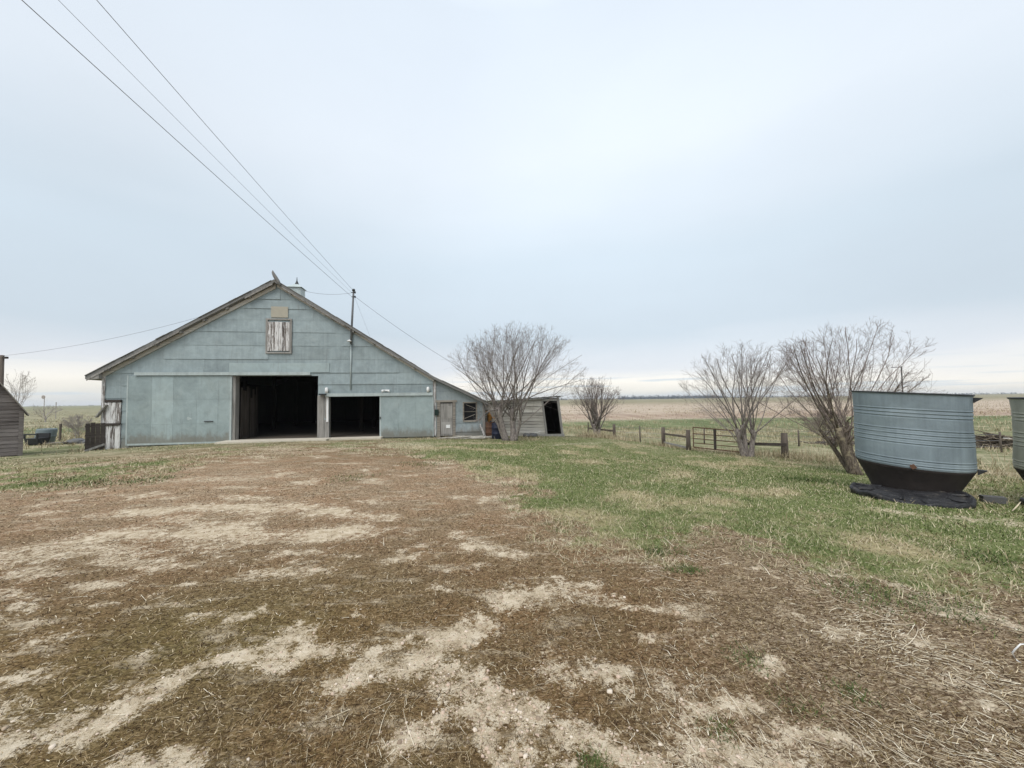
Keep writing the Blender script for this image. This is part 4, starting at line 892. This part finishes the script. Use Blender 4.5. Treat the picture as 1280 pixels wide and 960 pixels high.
# ------------------------------------------------------------------ bare trees
def ell_exit(p, d, c, R3):
    P = Vector(((p.x-c.x)/R3[0], (p.y-c.y)/R3[1], (p.z-c.z)/R3[2])); D = Vector((d.x/R3[0], d.y/R3[1], d.z/R3[2]))
    A_, B_, C_ = D.dot(D), 2*P.dot(D), P.dot(P) - 1; q = B_*B_ - 4*A_*C_
    if q <= 0: return .3
    return max((-B_ + math.sqrt(q)) / (2*A_), .25)
def bare_tree(name, base, stems, centre, R3, seed, label, bark_m, twig_m, nlimb=7, n2=9, n3=6, n4=4, rtwig=.0035, group='bare trees', limb_r=.5, spread=.95, whip=1.0):
    rs = random.Random(seed); base = Vector(base); c = Vector(centre) - base
    t_ = thing(name, base, label, 'tree', 0, group); trunk = MB(); crown = MB()
    def rv(): return Vector((rs.gauss(0,1), rs.gauss(0,1), rs.gauss(0,1)))
    def line(p, d, L, r, r1, ns, wig, up):
        pts = [p.copy()]; rad_ = [r]; ds = [d.copy()]
        for i in range(ns):
            d = (d + rv()*wig + Vector((0,0,up))).normalized(); p = p + d*(L/ns); t = (i+1)/ns
            pts.append(p.copy()); rad_.append(r + (r1 - r)*t**.8); ds.append(d.copy())
        return pts, rad_, ds
    def child_dir(d, amin, amax):
        a = math.radians(rs.uniform(amin, amax)); s_ = d.cross(rv()).normalized(); return (d*math.cos(a) + s_*math.sin(a)).normalized()
    def twigs(pts, rad_, ds, cnt, lev, L):
        for i in range(cnt):
            t = rs.uniform(.18, 1) if lev > 2 else rs.uniform(.12, 1)
            k = min(int(t*(len(pts)-1)), len(pts)-2); f = t*(len(pts)-1) - k; p = pts[k].lerp(pts[k+1], f); d = ds[k]
            nd = child_dir(d, 14, 38) if lev == 2 else child_dir(d, 24, 55); nd = (nd + Vector((0,0,.07))).normalized(); ex = ell_exit(p, nd, c, R3)
            nl = ex*rs.uniform(.45, 1.04) if lev == 2 else min(L*rs.uniform(.18,.45)*(1.2 - .5*t) + .05, ex*rs.uniform(.8,1.1))
            if nl < .08: continue
            r_ = max(rad_[k]*.42, rtwig); e = rtwig*.7
            q, rr, dd = line(p, nd, nl, r_, e, max(2, int(nl/.22)) if nl > .4 else 2, .07, .03)
            crown.tube(q, rr, 4 if r_ > .012 else 3, False)
            if lev < 4: twigs(q, rr, dd, max(0 if lev > 2 else 1, int(round((n3 if lev == 2 else n4)*rs.uniform(.6,1.3)))), lev+1, nl)
    for (dx, dy, L, r, ox_, oy_) in stems:
        d = Vector((dx, dy, 1)).normalized(); p = Vector((ox_, oy_, -.15))
        pts, rad_, ds = line(p, d, L + .15, r*1.25, r*.7, 6, .05, .03)
        rad_[0] = r*1.7; rad_[1] = r*1.2
        trunk.tube(pts, rad_, 10)
        for i in range(nlimb):
            t = .45 + .55*i/(nlimb-1) if nlimb > 1 else 1; k = min(int(t*(len(pts)-1)), len(pts)-2); p = pts[k].lerp(pts[k+1], t*(len(pts)-1)-k)
            az_ = (i*2.4 + rs.uniform(-.5,.5)) if i else math.atan2(dy, dx); el = spread*math.sqrt(rs.uniform(.12, 1))
            tgt = Vector((c.x + R3[0]*math.cos(az_)*el, c.y + R3[1]*math.sin(az_)*el, c.z + R3[2]*(math.sqrt(max(0, 1-el*el))*rs.uniform(.6, 1) - .75*max(0, el-.62)*2.6*rs.random())))
            nd = (tgt - p).normalized(); nd = (nd*.9 + ds[k]*.1).normalized(); ex = ell_exit(p, nd, c, R3)
            q, rr, dd = line(p, nd, ex*rs.uniform(.85, 1.0), r*limb_r*rs.uniform(.7,1.1), .007, 11, .06, .012)
            (trunk if rr[0] > .03 else crown).tube(q, rr, 7)
            twigs(q, rr, dd, n2, 2, ex)
    trunk.build('trunk', bark_m, t_, True); crown.build('crown', twig_m, t_, True)
    return t_
b_ = gp(637, 20.0); s20 = 20/485
bare_tree('bare_tree', b_, [(-.07,.0,1.75,.15,-.20,0), (.09,.05,1.65,.15,.16,.05), (.36,-.1,1.9,.085,.22,-.05), (-.42,.1,1.7,.07,-.24,.1)], (b_.x + .25, 20, b_.z + 3.05), (3.95, 3.2, 3.0), 5,
          'large pale bare tree with twin trunks in front of the leaning shed', m_bark, m_twig, nlimb=9, n2=8, n3=9, n4=2, limb_r=.34, rtwig=.0034, spread=1.0)
b_ = gp(746, 27)
bare_tree('bare_tree', b_, [(-.15,0,1.0,.13,-.05,0), (.15,.1,1.0,.12,.1,0), (.0,.2,1.2,.09,0,.1)], (b_.x, 27, b_.z + 2.3), (2.1, 1.8, 2.0), 9,
          'small bushy bare tree right of the leaning shed', m_bark, m_twig2, nlimb=8, n2=7, n3=7, n4=2, rtwig=.004, spread=1.0)
b_ = gp(934, 17.4)
bare_tree('bare_tree', b_, [(-.30,0,1.3,.11,-.12,0), (.22,.1,1.2,.11,.1,0), (-.05,.15,1.4,.10,.0,.1)], (b_.x - .1, 17.4, b_.z + 2.7), (2.95, 2.3, 2.5), 14,
          'spreading bare tree beside the rusty pipe gate', m_bark, m_twig, nlimb=8, n2=7, n3=9, n4=2, rtwig=.003, limb_r=.30, spread=1.0)
b_ = ground(1072, 593)
bare_tree('bare_tree', b_, [(-.40,.25,1.5,.14,0,0), (-.10,.3,1.5,.09,.08,.1), (.2,.5,1.7,.08,.14,.1), (-.2,.6,1.6,.07,.05,.15)], (b_.x + .4, b_.y + .7, b_.z + 2.7), (2.95, 2.1, 2.3), 23,
          'bare tree with a leaning mottled trunk behind the blue grey bin', m_bark2, m_twig2, nlimb=8, n2=6, n3=9, n4=2, rtwig=.003, limb_r=.28, spread=1.0)
for px, Y, W, H_, sd_, lb in [(20, 62, 3.4, 9.0, 41, 'pale far bare tree rising behind the dark shed roof'), (56, 80, 3.6, 3.4, 43, 'low pale far bare tree on the field right of the dark shed'), (-40, 70, 3, 6, 47, 'far bare tree left of the dark shed')]:
    b_ = gp(px, Y); bare_tree('bare_tree', b_, [(0,0,H_*.3,.12,0,0)], (b_.x, Y, b_.z + H_*.62), (W, W, H_*.42), sd_, lb, m_ftwig, m_ftwig, nlimb=7, n2=6, n3=4, n4=2, rtwig=.012)
b_ = gp(95, 29); bare_tree('bare_shrub', b_, [(-.2,0,.3,.03,0,0), (.2,0,.3,.03,.1,0), (0,.2,.4,.03,0,.1)], (b_.x, 29, b_.z + .9), (1.0, .9, .85), 51, 'pale dry shrub beyond the tarp heap', m_ftwig, m_ftwig, nlimb=7, n2=6, n3=4, n4=2, rtwig=.006, group='dry shrubs')
b_ = gp(1032, 27); bare_tree('bare_shrub', b_, [(-.2,0,.3,.03,0,0), (.2,0,.3,.03,.1,0), (0,.2,.4,.03,0,.1)], (b_.x, 27, b_.z + .95), (1.6, 1.2, 1.2), 53, 'reddish dry shrub beyond the fence between two bare trees', m_twig2, m_twig2, nlimb=8, n2=7, n3=5, n4=2, rtwig=.006, group='dry shrubs')

# ------------------------------------------------------------------ fences and gate
def post_mb(p, h, w, tilt=0):
    q = MB(); q.tube([(p.x, p.y, p.z - .1), (p.x + tilt*.5, p.y, p.z + h*.5), (p.x + tilt, p.y, p.z + h)], [w*.55, w*.5, w*.47], 8); return q
random.seed(61)
FP = {k: gp(k, Y) for k, Y in ((768, 26), (829, 21.7), (860, 19.6), (929, 17.75), (980, 17.2), (1020, 17.6))}
fa = thing('rail_fence', FP[829], 'two weathered posts joined by a rail left of the pipe gate', 'fence')
def loc(fence, p): return Vector(p) - Vector(fence.location)
for k, h in ((829, 1.05), (860, 1.02)): post_mb(loc(fa, FP[k]), h, .22, random.uniform(-.03,.03)).build('post', m_post, fa, True)
q = MB(); q.beam(loc(fa, FP[829]) + Vector((0,-.1,.70)), loc(fa, FP[860]) + Vector((0,-.1,.66)), .05, .1); q.build('rail', m_post, fa)
q = MB(); q.beam(loc(fa, FP[829]) + Vector((0,-.1,.22)), loc(fa, FP[860]) + Vector((0,-.1,.12)), .05, .1); q.build('rail', m_wood, fa)
fb = thing('rail_fence', FP[929], 'stout post and dark rail right of the bare tree at the gate', 'fence')
for k, h in ((929, 1.15), (980, 1.08)): post_mb(loc(fb, FP[k]), h, .27, .0).build('post', m_post, fb, True)
q = MB(); q.beam(loc(fb, FP[929]) + Vector((0,-.12,.55)), loc(fb, FP[980]) + Vector((0,-.12,.58)), .05, .13); q.build('rail', m_darkwoodx, fb)
# pipe gate
g0 = FP[860] + Vector((.25, -.02, .1)); g1 = FP[929] + Vector((-.1, .05, .1)); gl = (g1 - g0); gL = math.hypot(gl.x, gl.y)
gate = thing('pipe_gate', g0, 'rusty five bar pipe gate between the wooden posts', 'gate', math.atan2(gl.y, gl.x))
sl = gl.z / gL
def G(u, v): return (u, 0, v + u*sl)
q = MB(); q.tube([G(0,.05), G(0,1.05), G(gL,1.0), G(gL,.05)], .028, 8); q.tube([G(0,.05), G(gL,.05)], .028, 8); q.build('gate_frame', m_rust, gate)
for v in (.27, .49, .73):
    q = MB(); q.tube([G(0,v), G(gL,v)], .02, 8); q.build('bar', m_rust, gate)
q = MB(); q.box((gL*.46,-.04,.06 + gL*.46*sl),(gL*.46+.09,.04,1.02 + gL*.46*sl)); q.build('centre_upright', m_darkwoodx, gate)
# wire fence beyond
wf = thing('wire_fence', FP[768], 'wire fence on thin posts running along the field beyond the gate', 'fence')
wp = [gp(735, 29.5), FP[768], gp(800, 25.5), gp(880, 25), gp(998, 23.2), gp(1045, 22.5), gp(1110, 21.5), gp(1250, 20)]
for i, p in enumerate(wp): post_mb(loc(wf, p), 1.05 if i != 4 else .95, .2 if i == 1 else .09, random.uniform(-.05,.05)).build('post', m_post, wf, True)
for z in (.3, .6, .9):
    q = MB()
    for p, p2 in zip(wp[:-1], wp[1:]):
        a, b2 = loc(wf, p) + Vector((0,0,z)), loc(wf, p2) + Vector((0,0,z)); q.tube([a, (a+b2)/2 + Vector((0,0,-.05)), b2], .006, 4, False)
    q.build('wire', m_wire, wf)
q = MB(); q.beam(loc(wf, wp[0]) + Vector((0,-.08,.62)), loc(wf, wp[1]) + Vector((0,-.12,.6)), .05, .12); q.build('rail', m_post, wf)
# metal pole in the crown of the tree behind the bin
p = gp(1131, 15.5); tp = at(1131, 458, 15.5); q = MB(); q.tube([(0,0,-.1),(0,0,tp.z-p.z)], .02, 8); po = thing('metal_pole', p, 'thin metal pole with a short side arm behind the blue grey bin', 'pole'); q.build('pole_shaft', m_darkmetal, po)
q = MB(); q.tube([(-.42,0,tp.z-p.z-.03),(.02,0,tp.z-p.z-.03)], .014, 6); q.build('arm', m_darkmetal, po)
# brush piles right of the bin
random.seed(71)
for px, Y, W, H_, nn, lb in [(1243, 22.5, 1.7, .75, 150, 'dark heap of dead branches seen between the two bins'), (1046, 24, 1.0, .4, 60, 'low dark heap of branches beyond the fence left of the blue grey bin')]:
    p = gp(px, Y, .02); q = MB()
    for i in range(nn):
        a = random.uniform(0, 2*PI); u = random.gauss(0, .5)*W; v = random.gauss(0, .35)*W; h = max(.03, H_*math.exp(-(u*u+v*v)/(W*W*.5))*random.uniform(.1,1)); L = random.uniform(.3,.9); t = random.uniform(-.25,.25)
        q.tube([(u - L*math.cos(a), v - L*math.sin(a), max(.02, h - L*t)), (u + random.uniform(-.05,.05), v, h), (u + L*math.cos(a), v + L*math.sin(a), max(.02, h + L*t))], [random.uniform(.02,.06), .04, .015], 5)
    o = q.build('brush_pile', m_bark2, None, True); o.location = p; tag(o, lb, 'brush pile')
p = gp(1263, 26); q = MB(); q.box((-1.3,-.2,0),(1.2,.2,.14),.03); o = q.build('fallen_log', plain('bleached_log', (.5,.47,.42), .9, 0, .2)); o.location = p; tag(o, 'bleached pale timber lying behind the dark branch heap', 'timber')

# ------------------------------------------------------------------ power lines and poles
def wire(pts, r, label, sag=0.0, n_=24):
    a, b2 = Vector(pts[0]), Vector(pts[1]); q = MB()
    q.tube([a.lerp(b2, i/n_) - Vector((0,0,sag*4*(i/n_)*(1-i/n_))) for i in range(n_+1)], r, 5, False); o = q.build('power_line', m_wire, None, True); tag(o, label, 'power line', 'power lines over the yard'); return o
Bm = barn.matrix_basis
nrm = Vector((-math.sin(BARN_A), math.cos(BARN_A), 0)); uu = Vector((math.cos(BARN_A), math.sin(BARN_A), 0))
def BW(s, d, z): return BARN_P + uu*s + nrm*d + Vector((0,0,z))
mtop = BW(mx, -.16, mz)
def through(px, py, Y, end, ext):      # a wire end beyond the point seen at px, py
    a = at(px, py, Y); return a + (a - end)*ext
e1 = mtop + Vector((-.15,0,-.30)); wire([through(35, 0, 6.2, e1, .6), e1], .0075, 'lowest overhead wire running from top left to the barn mast', .10)
e2 = mtop + Vector((-.1,0,-.12)); wire([through(82, 0, 6.2, e2, .6), e2], .004, 'thin middle overhead wire running from top left to the barn mast', .13)
e3 = mtop + Vector((.0,0,-.02)); wire([through(128, 0, 6.4, e3, .6), e3], .006, 'upper overhead wire running from top left to the barn mast', .12)
pb = gp(-1, 24); ptop = at(-1, 444, 24)
up = thing('utility_pole', pb, 'wooden utility pole rising behind the dark shed at the left edge', 'utility pole')
q = MB(); hh = ptop.z - pb.z; q.tube([(0,0,-.3),(0,0,hh*.5),(0,0,hh)], [.13,.11,.09], 10); q.build('pole_shaft', m_post, up, True)
q = MB(); q.box((-.32,-.06,hh-.22),(.32,.06,hh-.10)); q.build('crossarm', m_darkwoodx, up)
rp = BW(AP+.2, 1.5, 8.47)
wire([ptop + Vector((.1,0,-.05)), rp], .008, 'wire from the left utility pole to the barn ridge', .55)
wire([rp, mtop + Vector((-.08,0,-.14))], .008, 'short wire from the barn ridge to the mast', .22)
e5 = at(610, 478, 24); wire([mtop + Vector((.1,0,-.36)), e5], .009, 'wire from the mast down to the right behind the big bare tree', .25)
e6 = BW(mx + .65, 1.2, roof_top(mx + .65)); wire([mtop + Vector((.03,0,-.28)), e6], .004, 'thin guy wire from the mast to the barn roof', 0, 4)
for px, Y, h, lb in [(69, 95, 4.2, 'tiny far pole on the horizon left of the barn'), (54, 110, 5.4, 'far round sign on a pole between the dark shed and the barn')]:
    p = gp(px, Y); t_ = thing('distant_pole', p, lb, 'pole'); q = MB(); q.tube([(0,0,-.2),(0,0,h)], .08, 6); q.build('pole_shaft', m_ftwig, t_)
    if Y > 100: q = MB(); q.lathe([(0,-.08),(.5,-.06),(.5,.06),(0,.08)], 14, (0,0,0), lambda P, a: (P[0], P[2]-.25, P[1]+h+.3)); q.build('disc_sign', m_ftwig, t_)

# thin air between the yard and the far fields
m_hz = bpy.data.materials.new('haze'); m_hz.use_nodes = True; ht = m_hz.node_tree; ht.nodes.remove(ht.nodes['Principled BSDF'])
pv = ht.nodes.new('ShaderNodeVolumePrincipled'); pv.inputs['Density'].default_value = .00022; pv.inputs['Color'].default_value = (.86,.90,.95,1); ht.links.new(pv.outputs[0], ht.nodes['Material Output'].inputs['Volume'])
hb = MB(); hb.box((-2700,-2700,-6),(2700,2700,22)); hz_ = hb.build('haze', m_hz); tag(hz_, kind='stuff')
# far tree line on the horizon
m_far = plain('haze_tinted_trees', (.13,.15,.175), .95, 0, .25, .01, .05)  # blue of the distance haze is put into the tree colour
R2 = np.random.default_rng(5); Vt, Ft = [], []
for i in range(900):
    band = R2.choice([0, 0, 0, 1, 2]); px = R2.uniform(775, 905) if band == 0 else (R2.uniform(640, 1270) if band == 1 else R2.uniform(-100, 1400)); Y = R2.uniform(820, 1000) if band < 2 else R2.uniform(1800, 2300)
    X = (px - 640) / F * Y; z = float(height(np.array([X]), np.array([Y]))[0]); h = R2.uniform(3, 7.5) * (1 if band == 0 else .6)
    for k in range(14):
        c_ = np.array([X + R2.normal(0, 3.2), Y + R2.normal(0, 3), z + abs(R2.normal(0, .42))*h + .4]); o_ = len(Vt)
        Vt += [c_ + R2.normal(0, 1.1, 3) for _ in range(3)]; Ft.append((o_, o_+1, o_+2))
tag(mesh_np('treeline', np.array(Vt), np.array(Ft), np.full(len(Ft), 3), m_far), 'dark far tree line on the horizon', 'tree line', kind='stuff')

# ------------------------------------------------------------------ sky, sun, view
w = bpy.data.worlds.new('World'); sc.world = w; w.use_nodes = True; nt = w.node_tree; nn_ = nt.nodes; ll = nt.links
SUN_EL, SUN_AZ = math.radians(52), math.radians(205)          # azimuth clockwise from +Y
bg = nn_['Background']; bg.inputs['Strength'].default_value = .1
sky = nn_.new('ShaderNodeTexSky'); sky.sky_type = 'NISHITA'; sky.sun_disc = False; sky.sun_elevation = SUN_EL; sky.sun_rotation = SUN_AZ
tc = nn_.new('ShaderNodeTexCoord'); sp = nn_.new('ShaderNodeSeparateXYZ'); ll.new(tc.outputs['Generated'], sp.inputs[0])
def W(op, a, b=0.0, clamp=False):
    q = nn_.new('ShaderNodeMath'); q.operation = op; q.use_clamp = clamp
    for i, v in enumerate((a, b)):
        if isinstance(v, bpy.types.NodeSocket): ll.new(v, q.inputs[i])
        else: q.inputs[i].default_value = v
    return q.outputs[0]
def wnoise(scale, loc, sc3=(1,1,1), det=3, rough=.5):
    mp = nn_.new('ShaderNodeMapping'); ll.new(tc.outputs['Generated'], mp.inputs[0]); mp.inputs['Scale'].default_value = sc3; mp.inputs['Location'].default_value = loc
    q = nn_.new('ShaderNodeTexNoise'); ll.new(mp.outputs[0], q.inputs['Vector']); q.inputs['Scale'].default_value = scale; q.inputs['Detail'].default_value = det; q.inputs['Roughness'].default_value = rough; return q.outputs['Fac']
zv = W('ADD', sp.outputs[2], W('MULTIPLY', W('SUBTRACT', wnoise(2.2, (3.1, 1.2, 0), (1, 1, 5), 4), .5), .10))
rp_ = nn_.new('ShaderNodeValToRGB'); ll.new(W('ADD', W('MULTIPLY', zv, .5), .5), rp_.inputs[0]); e = rp_.color_ramp.elements
stops = [(0, (.30,.29,.27)), (.497, (.62,.66,.70)), (.505, (.78,.76,.70)), (.517, (.90,.865,.80)), (.54, (.67,.70,.745)), (.58, (.54,.615,.68)), (.66, (.59,.68,.755)), (.76, (.72,.785,.855)), (.86, (.695,.77,.855)), (1, (1.4,1.45,1.5))]
while len(e) < len(stops): e.new(.5)
for i, (p_, c_) in enumerate(stops): e[i].position = p_; e[i].color = (*c_, 1)
v1 = wnoise(1.3, (.4, 2.3, .7), (1, 1, 1.8), 4, .5)
gain = W('ADD', .855, W('MULTIPLY', v1, .26))
dotn = nn_.new('ShaderNodeVectorMath'); dotn.operation = 'DOT_PRODUCT'; nv = nn_.new('ShaderNodeVectorMath'); nv.operation = 'NORMALIZE'; ll.new(tc.outputs['Generated'], nv.inputs[0]); ll.new(nv.outputs[0], dotn.inputs[0]); dv = Vector((.28, 1, .42)).normalized(); dotn.inputs[1].default_value = dv
glow = W('POWER', W('MAXIMUM', dotn.outputs['Value'], 0), 9)
gain = W('ADD', gain, W('MULTIPLY', glow, .12))
vm = nn_.new('ShaderNodeVectorMath'); vm.operation = 'SCALE'; ll.new(rp_.outputs[0], vm.inputs[0]); ll.new(W('MULTIPLY', gain, 9.0), vm.inputs['Scale'])
# thin grey streaks just above the horizon
stk = wnoise(3.2, (5.5, .3, 0), (1, 1, 26), 3, .5)
sm_ = nn_.new('ShaderNodeMapRange'); sm_.interpolation_type = 'SMOOTHSTEP'; ll.new(stk, sm_.inputs[0]); sm_.inputs[1].default_value = .54; sm_.inputs[2].default_value = .66
lowm = nn_.new('ShaderNodeMapRange'); lowm.interpolation_type = 'SMOOTHSTEP'; ll.new(sp.outputs[2], lowm.inputs[0]); lowm.inputs[1].default_value = .10; lowm.inputs[2].default_value = .03
mx1 = nn_.new('ShaderNodeMix'); mx1.data_type = 'RGBA'; ll.new(W('MULTIPLY', W('MULTIPLY', sm_.outputs[0], lowm.outputs[0]), .75), mx1.inputs[0]); ll.new(vm.outputs[0], mx1.inputs[6]); mx1.inputs[7].default_value = (5.3, 6.0, 6.6, 1)
mx2 = nn_.new('ShaderNodeMix'); mx2.data_type = 'RGBA'; mx2.inputs[0].default_value = .93; ll.new(sky.outputs[0], mx2.inputs[6]); ll.new(mx1.outputs[2], mx2.inputs[7]); ll.new(mx2.outputs[2], bg.inputs['Color'])
sd_ = bpy.data.lights.new('sun', 'SUN'); sd_.energy = 1.5; sd_.angle = math.radians(35); sd_.color = (1, .965, .91); so = bpy.data.objects.new('sun', sd_); COL.objects.link(so)
dirv = Vector((math.sin(SUN_AZ)*math.cos(SUN_EL), math.cos(SUN_AZ)*math.cos(SUN_EL), math.sin(SUN_EL)))
so.rotation_euler = dirv.to_track_quat('Z', 'Y').to_euler(); so.location = dirv * 50
vs = sc.view_settings; vs.view_transform = 'Standard'; vs.look = 'None'; vs.exposure = .40; vs.gamma = 1
sc.render.engine = 'CYCLES'; sc.cycles.max_bounces = 5; sc.cycles.diffuse_bounces = 3; sc.cycles.use_denoising = True
